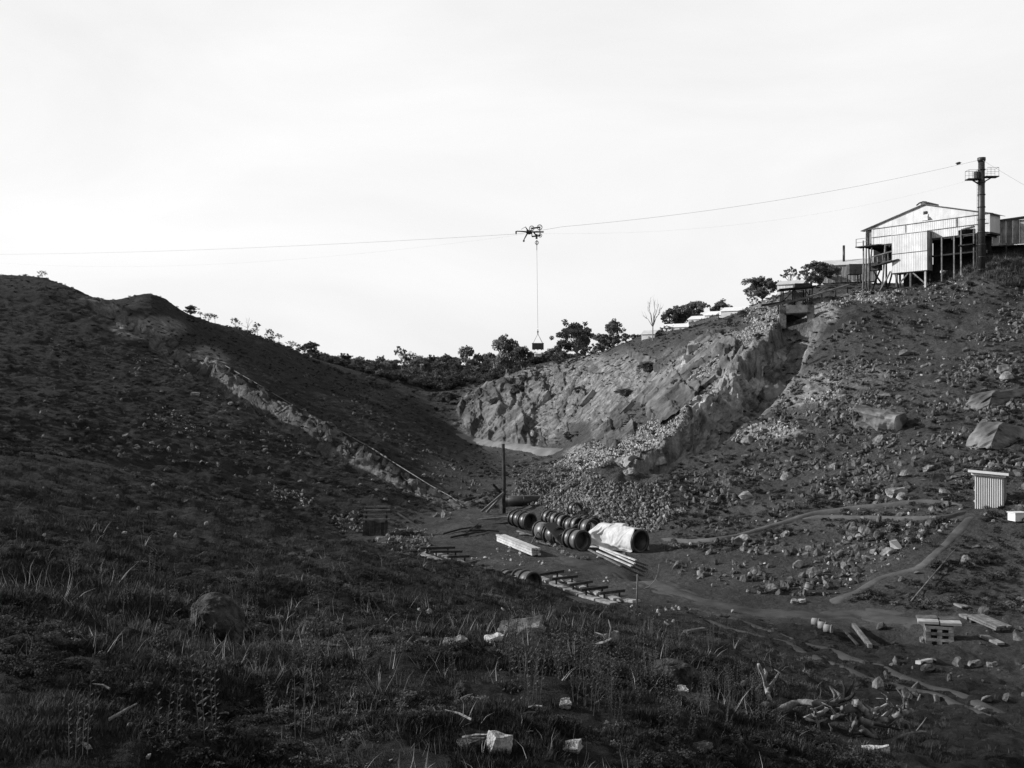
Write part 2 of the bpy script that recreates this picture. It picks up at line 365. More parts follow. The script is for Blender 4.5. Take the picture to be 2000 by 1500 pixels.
# ------------------------------------------------------------------ mesh builders
col = SC.collection
def tag(o, label=None, cat=None, group=None, kind=None):
    if label: o['label'] = label
    if cat: o['category'] = cat
    if group: o['group'] = group
    if kind: o['kind'] = kind
    return o
def empty(name, loc, rz=0, label=None, cat=None, group=None):
    o = bpy.data.objects.new(name, None); o.empty_display_size = .3; col.objects.link(o)
    o.location = loc; o.rotation_euler = (0, 0, rz); return tag(o, label, cat, group)
class MB:
    def __init__(s): s.v = []; s.f = []
    def add(s, vs_, fs): k = len(s.v); s.v += [tuple(q) for q in vs_]; s.f += [tuple(i + k for i in f) for f in fs]; return s
    def box(s, c, size, rot=None):
        x, y, z = [q / 2 for q in size]; c = Vector(c)
        v = [Vector((i * x, j * y, k * z)) for k in (-1, 1) for j in (-1, 1) for i in (-1, 1)]
        if rot is not None: v = [rot @ q for q in v]
        return s.add([q + c for q in v], [(0, 2, 3, 1), (4, 5, 7, 6), (0, 1, 5, 4), (2, 6, 7, 3), (0, 4, 6, 2), (1, 3, 7, 5)])
    def beam(s, a, b, w, h=None, up=(0, 0, 1)):
        a = Vector(a); b = Vector(b); h = h or w; d = (b - a); l = d.length; d = d / l; up = Vector(up)
        if abs(d.dot(up)) > .98: up = Vector((0, 1, 0))
        x = d.cross(up).normalized(); z = x.cross(d); m = Matrix((x, d, z)).transposed()
        return s.box((a + b) / 2, (w, l, h), m)
    def tube(s, a, b, r0, r1=None, nseg=8, cap=True):
        return s.path([a, b], [r0, r0 if r1 is None else r1], nseg, cap)
    def path(s, pts, rs, nseg=8, cap=True):
        pts = [Vector(p) for p in pts]; k = len(s.v); prev = None; m = len(pts)
        for i, p in enumerate(pts):
            d = (pts[min(i + 1, m - 1)] - pts[max(i - 1, 0)]).normalized()
            if prev is None: x = d.orthogonal().normalized()
            else: x = (prev - d * prev.dot(d)).normalized()
            prev = x; y = d.cross(x); r = rs[i] if hasattr(rs, '__len__') else rs
            for j in range(nseg):
                t = 2 * math.pi * j / nseg; s.v.append(tuple(p + x * (math.cos(t) * r) + y * (math.sin(t) * r)))
        for i in range(m - 1):
            for j in range(nseg):
                a, b = k + i * nseg + j, k + i * nseg + (j + 1) % nseg; s.f.append((a, b, b + nseg, a + nseg))
        if cap: s.f.append(tuple(k + j for j in range(nseg))[::-1]); s.f.append(tuple(k + (m - 1) * nseg + j for j in range(nseg)))
        return s
    def ring(s, c, axis, r_out, r_in, L, nseg=24):     # hollow cylinder
        c = Vector(c); d = Vector(axis).normalized(); x = d.orthogonal().normalized(); y = d.cross(x); k = len(s.v)
        for (r, o) in ((r_out, -L / 2), (r_out, L / 2), (r_in, L / 2), (r_in, -L / 2)):
            for j in range(nseg):
                t = 2 * math.pi * j / nseg; s.v.append(tuple(c + d * o + x * (math.cos(t) * r) + y * (math.sin(t) * r)))
        for q in range(4):
            for j in range(nseg):
                a = k + q * nseg + j; b = k + q * nseg + (j + 1) % nseg; q2 = (q + 1) % 4
                s.f.append((a, b, k + q2 * nseg + (j + 1) % nseg, k + q2 * nseg + j))
        return s
    def sheet(s, o, u, v, W_, H_, pitch=.1, amp=.02, nrm=None, th=.012):    # corrugated sheet, ribs along v
        o = Vector(o); u = Vector(u).normalized(); v = Vector(v).normalized(); nrm = Vector(nrm) if nrm else u.cross(v)
        nc = max(4, int(W_ / pitch * 4)); k = len(s.v)
        for i in range(nc + 1):
            t = i / nc * W_; a = amp * math.sin(2 * math.pi * t / pitch)
            for q in (0, 1):
                for back in (0, 1): s.v.append(tuple(o + u * t + v * (q * H_) + nrm * (a - back * th)))
        for i in range(nc):
            a = k + i * 4; b = a + 4
            s.f += [(a, b, b + 2, a + 2), (a + 1, a + 3, b + 3, b + 1), (a, a + 1, b + 1, b), (a + 2, b + 2, b + 3, a + 3)]
        a = k; s.f.append((a, a + 2, a + 3, a + 1)); a = k + nc * 4; s.f.append((a, a + 1, a + 3, a + 2))
        return s
    def mesh(s, name, mat, smooth=False):
        me = bpy.data.meshes.new(name); me.from_pydata(s.v, [], s.f); me.materials.append(M_(mat))
        if smooth: me.polygons.foreach_set('use_smooth', [True] * len(me.polygons))
        me.update(); return me
    def build(s, name, mat, parent=None, smooth=False, world=False, **k):
        """parent: coordinates are local to it, unless world=True (then they are converted)"""
        if parent is not None and world:
            mi = (Matrix.Translation(parent.location) @ parent.rotation_euler.to_matrix().to_4x4()).inverted(); s.v = [tuple(mi @ Vector(q)) for q in s.v]
        o = bpy.data.objects.new(name, s.mesh(name, mat, smooth)); col.objects.link(o)
        if parent is None and s.v and not world:
            arr = np.array(s.v); c = Vector(((arr[:, 0].min() + arr[:, 0].max()) / 2, (arr[:, 1].min() + arr[:, 1].max()) / 2, arr[:, 2].min()))
            o.data.transform(Matrix.Translation(-c)); o.location = c
        o.parent = parent; tag(o, **k); return o
def bevel(o, w=.01):
    m = o.modifiers.new('bevel', 'BEVEL'); m.width = w; m.segments = 1; m.limit_method = 'ANGLE'; return o
def linkcopy(src, parent=None):
    o = src.copy(); col.objects.link(o); o.parent = parent
    for ch in src.children:
        c = ch.copy(); col.objects.link(c); c.parent = o
        for g in ch.children:
            e = g.copy(); col.objects.link(e); e.parent = c
    return o

# ------------------------------------------------------------------ ground mesh
def build_ground():
    nr, nc = GX.shape; nv = nr * nc
    V = np.stack([GX, GY, GZ], -1).reshape(-1, 3)
    V = np.vstack([V, [[0, 0, float(GZ[0].mean())]]])
    i = np.arange(nr - 1)[:, None] * nc; j = np.arange(nc - 1)[None]
    q = np.stack([i + j, i + j + nc, i + j + nc + 1, i + j + 1], -1).reshape(-1, 4)      # faces up
    q = q[:, [0, 1, 2, 3]]
    # close the seam behind the camera
    ii = np.arange(nr - 1) * nc
    sm = np.stack([ii + nc - 1, ii + 2 * nc - 1, ii + nc, ii], -1)
    q = np.vstack([q, sm])
    tri = np.stack([np.full(nc - 1, nv), np.arange(nc - 1), np.arange(1, nc)], -1)
    me = bpy.data.meshes.new('ground'); me.vertices.add(nv + 1); me.vertices.foreach_set('co', V.ravel())
    nl = len(q) * 4 + len(tri) * 3; me.loops.add(nl); me.loops.foreach_set('vertex_index', np.concatenate([q.ravel(), tri.ravel()]).astype(np.int32))
    me.polygons.add(len(q) + len(tri))
    me.polygons.foreach_set('loop_start', np.concatenate([np.arange(len(q)) * 4, len(q) * 4 + np.arange(len(tri)) * 3]).astype(np.int32))
    me.update(calc_edges=True); me.validate()
    if me.polygons[nc * 50 + 300].normal.z < 0: me.flip_normals()
    me.polygons.foreach_set('use_smooth', [True] * len(me.polygons))
    # surface kinds, per vertex: red = rock, green = grass, blue = pale broken stone
    rock = np.clip(rockface * 1.0 + mask_tr * .95 + mask_tl * .62, 0, 1)
    for b, v in [((1560, 760, 130, 45), .8), ((1650, 735, 150, 30), .5), ((1500, 700, 60, 40), .7), ((1600, 610, 50, 25), .9), ((1720, 815, 60, 30), .4), ((1350, 860, 60, 30), .5), ((1120, 940, 60, 25), .6), ((470, 800, 90, 30), .3), ((290, 640, 75, 26), .85), ((380, 700, 70, 26), .85)]:
        rock = np.maximum(rock, blob(*b) * v)
    pale = np.zeros(GX.shape)
    for b, v in [((1500, 600, 45, 22), .6), ((1430, 660, 60, 18), .5), ((1350, 730, 50, 22), .5), ((1230, 850, 100, 28), .6), ((1150, 885, 60, 20), .8), ((1500, 843, 80, 16), .8), ((1690, 580, 70, 14), .6), ((1080, 910, 70, 18), .35),
                 ((960, 775, 40, 30), .7), ((1560, 770, 70, 20), .4), ((1610, 600, 25, 20), .8), ((340, 820, 60, 20), .3), ((560, 960, 50, 12), .3), ((1360, 690, 20, 25), .6)]:
        pale = np.maximum(pale, blob(*b) * v)
    pale = np.maximum(pale, rockface * .15)
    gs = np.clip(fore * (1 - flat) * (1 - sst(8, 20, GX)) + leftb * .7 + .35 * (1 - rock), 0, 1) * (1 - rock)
    C_ = np.stack([rock, gs, pale, np.ones_like(gs)], -1).reshape(-1, 4); C_ = np.vstack([C_, [[0, 1, 0, 1]]])
    ca = me.color_attributes.new('surface_kind', 'FLOAT_COLOR', 'POINT'); ca.data.foreach_set('color', C_.ravel())
    m = bpy.data.materials.new('hillside'); m.use_nodes = True; t = m.node_tree; t.nodes.clear()
    def nn(ty, **k):
        x = t.nodes.new(ty)
        for a, b in k.items(): setattr(x, a, b)
        return x
    def mth(op, a, b, clamp=False):
        x = nn('ShaderNodeMath', operation=op, use_clamp=clamp)
        for i_, q_ in enumerate((a, b)):
            if isinstance(q_, (int, float)): x.inputs[i_].default_value = q_
            else: t.links.new(q_, x.inputs[i_])
        return x.outputs[0]
    def noise(scale, detail=6, rough=.6, lo=.3, hi=.7, a=0, b=1, src=None):
        x = nn('ShaderNodeTexNoise'); x.inputs['Scale'].default_value = scale; x.inputs['Detail'].default_value = detail; x.inputs['Roughness'].default_value = rough
        t.links.new(src or tcn.outputs['Object'], x.inputs[0])
        y = nn('ShaderNodeMapRange'); y.inputs[1].default_value = lo; y.inputs[2].default_value = hi; y.inputs[3].default_value = a; y.inputs[4].default_value = b
        t.links.new(x.outputs[0], y.inputs[0]); return y.outputs[0]
    def lerp(f, a, b):
        x = nn('ShaderNodeMix', data_type='FLOAT')
        for s_, q_ in ((0, f), (2, a), (3, b)):
            if isinstance(q_, (int, float)): x.inputs[s_].default_value = q_
            else: t.links.new(q_, x.inputs[s_])
        return x.outputs[0]
    tcn = nn('ShaderNodeTexCoord'); at_ = nn('ShaderNodeAttribute', attribute_name='surface_kind'); sp = nn('ShaderNodeSeparateColor'); t.links.new(at_.outputs['Color'], sp.inputs[0])
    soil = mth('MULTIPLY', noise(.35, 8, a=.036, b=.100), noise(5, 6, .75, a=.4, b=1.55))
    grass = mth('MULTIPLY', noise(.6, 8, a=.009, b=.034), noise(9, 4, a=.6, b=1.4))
    mpr = nn('ShaderNodeMapping'); mpr.inputs['Rotation'].default_value = (0, R(-52), R(10)); mpr.inputs['Scale'].default_value = (1.6, .5, .22); t.links.new(tcn.outputs['Object'], mpr.inputs[0])
    rockc = mth('MULTIPLY', mth('MULTIPLY', noise(.8, 8, .65, a=.05, b=.33), noise(.9, 6, .6, a=.45, b=1.25, src=mpr.outputs[0])), noise(5, 4, a=.75, b=1.2))
    palec = mth('MULTIPLY', noise(2.2, 8, .7, a=.10, b=.36), noise(9, 3, a=.6, b=1.3))
    rk = mth('SUBTRACT', mth('MULTIPLY', sp.outputs[0], 1.9), noise(.35, 6, .65, a=0, b=1.0), True)
    pl = mth('SUBTRACT', mth('MULTIPLY', sp.outputs[2], 2.0), noise(1.2, 6, .7, a=0, b=1.3), True)
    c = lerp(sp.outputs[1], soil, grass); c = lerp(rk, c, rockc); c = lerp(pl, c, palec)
    fl = noise(14, 3, .6, lo=.64, hi=.70, a=0, b=1)            # scattered small pale stones
    c = lerp(mth('MULTIPLY', fl, mth('SUBTRACT', 1.0, sp.outputs[1], True)), c, .13)
    cc_ = nn('ShaderNodeCombineColor')
    for i_ in range(3): t.links.new(c, cc_.inputs[i_])
    p = nn('ShaderNodeBsdfPrincipled'); p.inputs['Roughness'].default_value = .95; p.inputs['Specular IOR Level'].default_value = .08
    t.links.new(cc_.outputs[0], p.inputs['Base Color'])
    bm_ = nn('ShaderNodeBump'); bm_.inputs['Strength'].default_value = 1; bm_.inputs['Distance'].default_value = .22
    hh = mth('ADD', noise(1.6, 10, .7), mth('MULTIPLY', noise(.9, 8, .6, src=mpr.outputs[0]), mth('MULTIPLY', sp.outputs[0], 1.6)))
    t.links.new(hh, bm_.inputs['Height']); t.links.new(bm_.outputs[0], p.inputs['Normal'])
    o_ = nn('ShaderNodeOutputMaterial'); t.links.new(p.outputs[0], o_.inputs[0])
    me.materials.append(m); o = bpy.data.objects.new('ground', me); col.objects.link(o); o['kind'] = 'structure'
build_ground()

PATHS = []
def off_paths(x, y, m_=.15):
    k = np.ones(len(x), bool)
    for q_, w_ in PATHS: d_ = np.sqrt(((x[:, None] - q_[None, ::2, 0]) ** 2 + (y[:, None] - q_[None, ::2, 1]) ** 2).min(1)); k &= d_ > w_ * .5 + m_
    return k
def strip(name, pts, width, mat, lift=.035, wj=.25, seed=0):
    """a path or road draped over the ground; pts in px,py or world Vectors"""
    P = [p if isinstance(p, Vector) else hit(*p) for p in pts]
    Q = []
    for i in range(len(P) - 1):
        p0, p1, p2, p3 = P[max(i - 1, 0)], P[i], P[i + 1], P[min(i + 2, len(P) - 1)]
        nseg = max(3, int((p2 - p1).to_2d().length / .3))
        for k in range(nseg):
            t = k / nseg; Q.append(.5 * ((2 * p1) + (-p0 + p2) * t + (2 * p0 - 5 * p1 + 4 * p2 - p3) * t * t + (-p0 + 3 * p1 - 3 * p2 + p3) * t ** 3))
    Q.append(P[-1]); PATHS.append((np.array([tuple(q)[:2] for q in Q]), np.mean(width))); m = len(Q); ws = width if hasattr(width, '__len__') else [width] * len(P)
    NW = 17; XY = np.zeros((m, NW, 2))
    for i, q in enumerate(Q):
        d = (Q[min(i + 1, m - 1)] - Q[max(i - 1, 0)]).to_2d().normalized(); nn_ = Vector((-d.y, d.x)); f = i / max(m - 1, 1) * (len(ws) - 1); a = int(min(f, len(ws) - 2)) if len(ws) > 1 else 0
        wd = ws[a] + (ws[min(a + 1, len(ws) - 1)] - ws[a]) * (f - a)
        for k in range(NW):
            s_ = (k / (NW - 1) - .5); e = 1 + wj * float(vn(q.x * .9 + (k > 8) * 50, q.y * .9, seed + 3))
            XY[i, k] = (q.x + nn_.x * s_ * wd * e, q.y + nn_.y * s_ * wd * e)
    Z = zat(XY[..., 0].ravel(), XY[..., 1].ravel()).reshape(m, NW)
    for _ in range(3): Z[1:-1] = (Z[:-2] + Z[1:-1] * 2 + Z[2:]) / 4
    edge = np.abs(np.arange(NW) / (NW - 1) - .5) * 2
    if name == 'dirt_track':
        cr = np.linspace(-1, 1, NW)[None]; gx = XY[..., 0]; gy = XY[..., 1]; Z = Z - .09 * np.exp(-((np.abs(cr) - .5) / .16) ** 2) * (.7 + .6 * fbm(gx * .6, gy * .6, 3, 9)) + .05 * fbm(gx * 2.5, gy * 2.5, 3, 12)
    ii_ = np.arange(m); en = np.clip(np.minimum(ii_, m - 1 - ii_) / max(4, m * .06), 0, 1)[:, None]
    Z = Z + lift * (1.6 - edge[None] ** 3 * 3.0) * en - .12 * (1 - en)
    me = bpy.data.meshes.new(name); V = np.concatenate([XY, Z[..., None]], -1).reshape(-1, 3)
    fs = [(i * NW + k, i * NW + k + 1, (i + 1) * NW + k + 1, (i + 1) * NW + k) for i in range(m - 1) for k in range(NW - 1)]
    me.from_pydata(V.tolist(), [], fs); me.materials.append(M_(mat)); me.update()
    if me.polygons[0].normal.z < 0: me.flip_normals()
    me.polygons.foreach_set('use_smooth', [True] * len(me.polygons))
    o = bpy.data.objects.new(name, me); col.objects.link(o); o['kind'] = 'structure'; return o
strip('footpath', [(1285, 1050), (1330, 1058), (1400, 1054), (1470, 1040), (1540, 1020), (1600, 1003), (1680, 992), (1760, 984), (1830, 982), (1895, 988)], [.4, .45, .55, .6, .5, .4], 'path_soil', .10)
strip('footpath', [(1555, 1012), (1620, 1012), (1700, 1013), (1780, 1014), (1850, 1012), (1900, 992)], .3, 'path_soil', .10, seed=2)
strip('footpath', [(1905, 1000), (1870, 1040), (1830, 1080), (1790, 1110), (1720, 1130), (1660, 1160), (1610, 1185)], [.5, .55, .6, .8], 'path_soil', .03, seed=4)
strip('dirt_track', [(1090, 1085), (1150, 1105), (1230, 1130), (1310, 1155), (1400, 1180), (1500, 1198), (1600, 1204), (1680, 1200), (1760, 1212), (1860, 1225)], [2.4, 2.2, 2.2, 2.0, 1.8, 1.4], 'road_soil', .05, seed=6)
for dy_, sd_ in ((0, 16), (17, 18)): strip('wheel_rut', [(1330, 1182 + dy_), (1395, 1200 + dy_), (1480, 1225 + dy_), (1560, 1252 + dy_), (1650, 1285 + dy_), (1750, 1318 + dy_ * 1.2), (1860, 1350 + dy_ * 1.4), (1990, 1395 + dy_ * 1.6)], [.3, .35, .35, .3], 'rut_soil', .03, .5, seed=sd_)
strip('riverbed', [at(905, 176), at(940, 168), at(990, 156), at(1040, 146), at(1095, 139)], [5, 4, 3.2, 2.8, 2.6], 'river_silt', .25, seed=7)

# ------------------------------------------------------------------ rock walls of the trenches
def cell(a, b, seed, j=.35):
    wa = a + vn(a * .7, b * .7, seed) * j; wb = b + vn(a * .7 + 31, b * .7, seed + 1) * j
    return _h(np.floor(wa), np.floor(wb), seed + 2)
def rock_wall(name, path, side_, toe, crest, back, over, mat, seed, skew=.7, amp=1.0, el=1.0, taper=0):
    P = [p.to_2d() for p in path]; Q = []
    for i in range(len(P) - 1):
        k = max(2, int((P[i + 1] - P[i]).length / .16)); Q += [P[i].lerp(P[i + 1], q / k) for q in range(k)]
    Q.append(P[-1]); m = len(Q); q = np.array([tuple(v) for v in Q]); ker = np.ones(15) / 15
    for c_ in (0, 1): q[:, c_] = np.convolve(np.pad(q[:, c_], 7, 'edge'), ker, 'valid')
    d = np.gradient(q, axis=0); d /= np.linalg.norm(d, axis=1)[:, None]; nrm = np.stack([d[:, 1], -d[:, 0]], 1) * side_   # towards the open side
    u = np.concatenate([[0], np.cumsum(np.linalg.norm(np.diff(q, axis=0), axis=1))]); NV = 64
    off_w = .5 * fbm(u * .18, u * 0 + seed, 3, seed)
    zt_ = zat(q[:, 0] + nrm[:, 0] * (toe + 1.4), q[:, 1] + nrm[:, 1] * (toe + 1.4)); zc_ = zat(q[:, 0] + nrm[:, 0] * crest, q[:, 1] + nrm[:, 1] * crest); zb_ = zat(q[:, 0] + nrm[:, 0] * back, q[:, 1] + nrm[:, 1] * back)
    f = np.clip(np.minimum(u, u[-1] - u) / 5.0, 0, 1); over = over * (1 - taper * sst(.5, .72, u / u[-1]))
    zc_ = np.maximum(zc_, zt_ + .3) + (over * (.7 + .8 * fbm(u * .3, u * 0, 3, seed + 5)) + .5 * (cell(u * .45, u * 0, seed + 7) - .5)) * f
    V = np.zeros((m, NV, 3)); nb = NV * 2 // 5
    for k in range(NV):
        if k < nb: t = k / (nb - 1); o = back + (crest - back) * t; z = (zb_ - .5) * (1 - t) ** 2 + zc_ * (1 - (1 - t) ** 2)
        else: t = (k - nb + 1) / (NV - nb); o = crest + (toe - crest) * t ** 1.15; z = zc_ + (zt_ - .7 - zc_) * t
        V[:, k] = np.stack([q[:, 0] + nrm[:, 0] * (o + off_w * .4), q[:, 1] + nrm[:, 1] * (o + off_w * .4), z + 0 * u], 1)
    dv = np.linalg.norm(np.diff(V, axis=1), axis=2); vv = np.concatenate([np.zeros((m, 1)), np.cumsum(dv, axis=1)], 1); uu = u[:, None] + 0 * vv
    a = uu + vv * skew; b = vv - uu * .12
    D_ = (cell(a / 2.2 / el, b / 1.7, seed) - .5) * .9 + (cell(a / .85 / el, b / .75, seed + 20) - .5) * .6 + (cell(a / .33 / el, b / .4, seed + 40) - .5) * .22 + .2 * fbm(a * .3, b * .3, 3, seed + 60)
    tu = np.gradient(V, axis=0); tv = np.gradient(V, axis=1); nn_ = np.cross(tv, tu) * side_; nn_ /= np.linalg.norm(nn_, axis=2)[..., None] + 1e-9
    if nn_[m // 2, nb // 2, 2] < 0: nn_ = -nn_
    w_ = np.clip(np.arange(NV) / 10, 0, 1)[None] * f[:, None]
    V += nn_ * (D_ * amp * w_)[..., None]; V[..., 2] -= (1 - f[:, None]) * 1.2
    me = bpy.data.meshes.new(name); ii, kk = np.meshgrid(np.arange(m - 1), np.arange(NV - 1), indexing='ij'); a0 = ii * NV + kk
    Fc = np.stack([a0, a0 + 1, a0 + NV + 1, a0 + NV], -1).reshape(-1, 4); me.from_pydata(V.reshape(-1, 3).tolist(), [], Fc.tolist()); me.materials.append(M_(mat)); me.update()
    if me.polygons[(m // 2) * (NV - 1) + nb // 2].normal.z < 0: me.flip_normals()
    o = bpy.data.objects.new(name, me); col.objects.link(o); o['kind'] = 'structure'; return o
def grid_lookup(T, a, l):
    j = np.clip(np.searchsorted(az, a) - 1, 0, len(az) - 2); i = np.clip(np.searchsorted(lr, l) - 1, 0, len(lr) - 2)
    fa = (a - az[j]) / (az[j + 1] - az[j]); fl = (l - lr[i]) / (lr[i + 1] - lr[i])
    return (T[i, j] * (1 - fa) + T[i, j + 1] * fa) * (1 - fl) + (T[i + 1, j] * (1 - fa) + T[i + 1, j + 1] * fa) * fl
def quarry_face():
    na, nr_ = 560, 420; a, l = np.meshgrid(np.linspace(R(-5), R(13.5), na), np.linspace(math.log(98), math.log(225), nr_))
    x = np.exp(l) * np.sin(a); y = np.exp(l) * np.cos(a); z = grid_lookup(GZ, a, l); zb = grid_lookup(BZ, a, l); mk = grid_lookup(rockface, a, l)
    k1 = x * .80 - zb * .66 + y * .12; k2 = x * .6 + zb * .8 - y * .1; wp_ = fbm(x * .05, y * .05, 2, 4) * 2.5 + .5 * fbm(x * .3, y * .3 + zb * .2, 3, 5)
    k1 = k1 + wp_
    c1 = cell(k1 / 2.9, k2 / 10, 101, .22); c2 = cell(k1 / 1.15, k2 / 4.6, 111, .25); c3 = cell(k1 / .5, k2 / 2.0, 121, .25)
    crack = np.exp(-(((k1 / 2.9) % 1 - .5) / .07) ** 2) * (fbm(k2 * .12, k1 * .05, 2, 8) > -.1)
    D_ = (c1 - .5) * 1.7 + (c2 - .5) * .95 + (c3 - .5) * .4 - crack * .9 + .2 * fbm(x * 1.2, y * 1.2 + zb, 3, 7)
    m_ = sst(.25, .6, mk + .25 * fbm(x * .25, y * .25, 3, 19)); D_ = D_ * m_
    X_ = x - .35 * D_; Y_ = y - .55 * D_; Z_ = z + .75 * D_ + .35 * m_ - .9 * (1 - m_)
    V = np.stack([X_, Y_, Z_], -1).reshape(-1, 3); ii, kk = np.meshgrid(np.arange(nr_ - 1), np.arange(na - 1), indexing='ij'); a0 = ii * na + kk
    Fc = np.stack([a0, a0 + na, a0 + na + 1, a0 + 1], -1).reshape(-1, 4); mm = m_.reshape(-1); Fc = Fc[mm[Fc].max(1) > .02]
    me = bpy.data.meshes.new('quarry_face'); me.vertices.add(len(V)); me.vertices.foreach_set('co', V.ravel()); me.loops.add(len(Fc) * 4); me.loops.foreach_set('vertex_index', Fc.ravel().astype(np.int32))
    me.polygons.add(len(Fc)); me.polygons.foreach_set('loop_start', (np.arange(len(Fc)) * 4).astype(np.int32)); me.update(calc_edges=True); me.validate(); me.materials.append(M_('face_rock'))
    if me.polygons[len(me.polygons) // 2].normal.z < 0: me.flip_normals()
    o = bpy.data.objects.new('quarry_face', me); col.objects.link(o); o['kind'] = 'structure'
quarry_face()
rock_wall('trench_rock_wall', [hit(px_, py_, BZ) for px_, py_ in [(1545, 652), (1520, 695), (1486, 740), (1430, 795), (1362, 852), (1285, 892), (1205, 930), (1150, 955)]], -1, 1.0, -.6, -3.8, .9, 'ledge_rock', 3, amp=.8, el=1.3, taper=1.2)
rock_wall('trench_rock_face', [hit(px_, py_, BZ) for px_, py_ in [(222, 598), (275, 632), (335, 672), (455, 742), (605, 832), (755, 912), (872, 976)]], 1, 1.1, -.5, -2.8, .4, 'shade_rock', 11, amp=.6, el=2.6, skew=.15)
# ------------------------------------------------------------------ rocks
def rock_mesh(name, mat, seed, n=22, sub=0, flatk=.75, noise=.0):
    rnd = random.Random(seed); bm = bmesh.new()
    if sub:      # blocky: a box with broken corners
        for sx_ in (-1, 1):
            for sy_ in (-1, 1):
                for sz_ in (-1, 1):
                    for _ in range(rnd.choice((1, 2))): bm.verts.new((sx_ * .5 * rnd.uniform(.4, 1), sy_ * .42 * rnd.uniform(.4, 1), sz_ * .33 * rnd.uniform(.35, 1)))
        for _ in range(5): bm.verts.new((rnd.uniform(-.52, .52), rnd.uniform(-.4, .4), rnd.choice((-1, 1)) * rnd.uniform(.25, .38)))
    else:
     for _ in range(n):
        v = Vector((rnd.gauss(0, 1), rnd.gauss(0, 1), rnd.gauss(0, 1))).normalized()
        v = Vector((v.x, v.y * .8, v.z * flatk)); bm.verts.new(v * .5 * rnd.uniform(.85, 1.08))
    r = bmesh.ops.convex_hull(bm, input=bm.verts); 
    bmesh.ops.delete(bm, geom=[g for g in r['geom_interior'] if isinstance(g, bmesh.types.BMVert)], context='VERTS')
    bmesh.ops.triangulate(bm, faces=bm.faces)
    if sub:
        bmesh.ops.subdivide_edges(bm, edges=bm.edges, cuts=sub, use_grid_fill=True, smooth=0)
        co = np.array([v.co for v in bm.verts]); q = fbm(co[:, 0] * 3 + seed, co[:, 1] * 3 + co[:, 2] * 2.3, 3, seed) * noise + ridge(co[:, 0] * 1.2 + seed, co[:, 2] * 7 + co[:, 1] * 1.5, 3, seed + 9) * noise * .7
        bm.normal_update()
        for v, k in zip(bm.verts, q): v.co += v.normal * float(k)
    me = bpy.data.meshes.new(name); bm.to_mesh(me); bm.free(); me.materials.append(M_(mat)); return me
ROCKS = {m: [rock_mesh('boulder', m, 10 + i, 18 + i * 2) for i in range(6)] for m in ('grey_rock', 'pale_rock', 'quarry_rock')}
BIG = {m: [rock_mesh('boulder', m, 40 + i, 20, sub=6, noise=.085) for i in range(5)] for m in ('grey_rock', 'pale_rock', 'quarry_rock')}
ROUND = rock_mesh('boulder', 'dark_rock', 77, 60, 0, .95)
bm_ = bmesh.new(); bm_.from_mesh(ROUND); bmesh.ops.subdivide_edges(bm_, edges=bm_.edges, cuts=7, use_grid_fill=True, smooth=.35); bm_.normal_update()
for v_ in bm_.verts:
    q_ = v_.co; v_.co += v_.normal * float(.10 * ridge(q_.x * 2.5 + q_.z, q_.y * 2 + q_.z * 1.5 + 1, 4, 5) + .02 * vn(q_.x * 14, q_.z * 14 + q_.y * 9, 3))

for v_ in bm_.verts:
    if v_.co.z > .24: v_.co.z = .24 + (v_.co.z - .24) * .45
bm_.to_mesh(ROUND); bm_.free()
BIG['dark_rock'] = [ROUND]
def slab_mesh(seed):
    rnd = random.Random(seed); bm = bmesh.new()
    for _ in range(26): bm.verts.new((rnd.choice((-1, 1)) * rnd.uniform(.30, .5), rnd.choice((-1, 1)) * rnd.uniform(.25, .42), rnd.choice((-1, 1)) * rnd.uniform(.2, .33)))
    q_ = bmesh.ops.convex_hull(bm, input=bm.verts); bmesh.ops.delete(bm, geom=[g for g in q_['geom_interior'] if isinstance(g, bmesh.types.BMVert)], context='VERTS')
    bmesh.ops.triangulate(bm, faces=bm.faces); bmesh.ops.subdivide_edges(bm, edges=bm.edges, cuts=9, use_grid_fill=True); bm.normal_update()
    for v in bm.verts:
        p = v.co; v.co += v.normal * float(.05 * fbm(p.x * 4 + seed, p.y * 4 + p.z * 3, 4, seed) - .05 * np.exp(-(vn(p.x * 2.2 + p.z, p.z * 3 + p.y * 2 + seed, 5) / .07) ** 2) + .03 * (cell(np.array([p.x * 7.]), np.array([p.z * 9. + p.y * 5]), 9)[0] - .5))
    me = bpy.data.meshes.new('boulder'); bm.to_mesh(me); bm.free(); me.materials.append(M_('quarry_rock')); return me
BIG['slab'] = [slab_mesh(i) for i in (3, 4, 5)]
rng = random.Random(4)
def boulder(px, py, wpx, hpx, mat='grey_rock', label=None, cat='rock', group=None, name='boulder', big=True, depthk=.8, tilt=.2, sink=.25, D=None, var=None, rz=None):
    p = hit(px, py) if D is None else at(px, D)
    s_ = p.y / F; w_ = wpx * s_; h_ = hpx * s_; me = (BIG if big else ROCKS)[mat]; me = me[(rng.randrange(len(me)) if var is None else var % len(me))]
    o = bpy.data.objects.new(name, me); col.objects.link(o)
    o.scale = (w_ * 1.08, w_ * depthk / .8, h_ / .60); o.rotation_euler = (rng.uniform(-tilt, tilt), rng.uniform(-tilt, tilt), rng.uniform(-.5, .5) if rz is None else rz)
    o.location = (p.x, p.y, zat(p.x, p.y) + h_ * (.5 - sink)); return tag(o, label, cat, group)

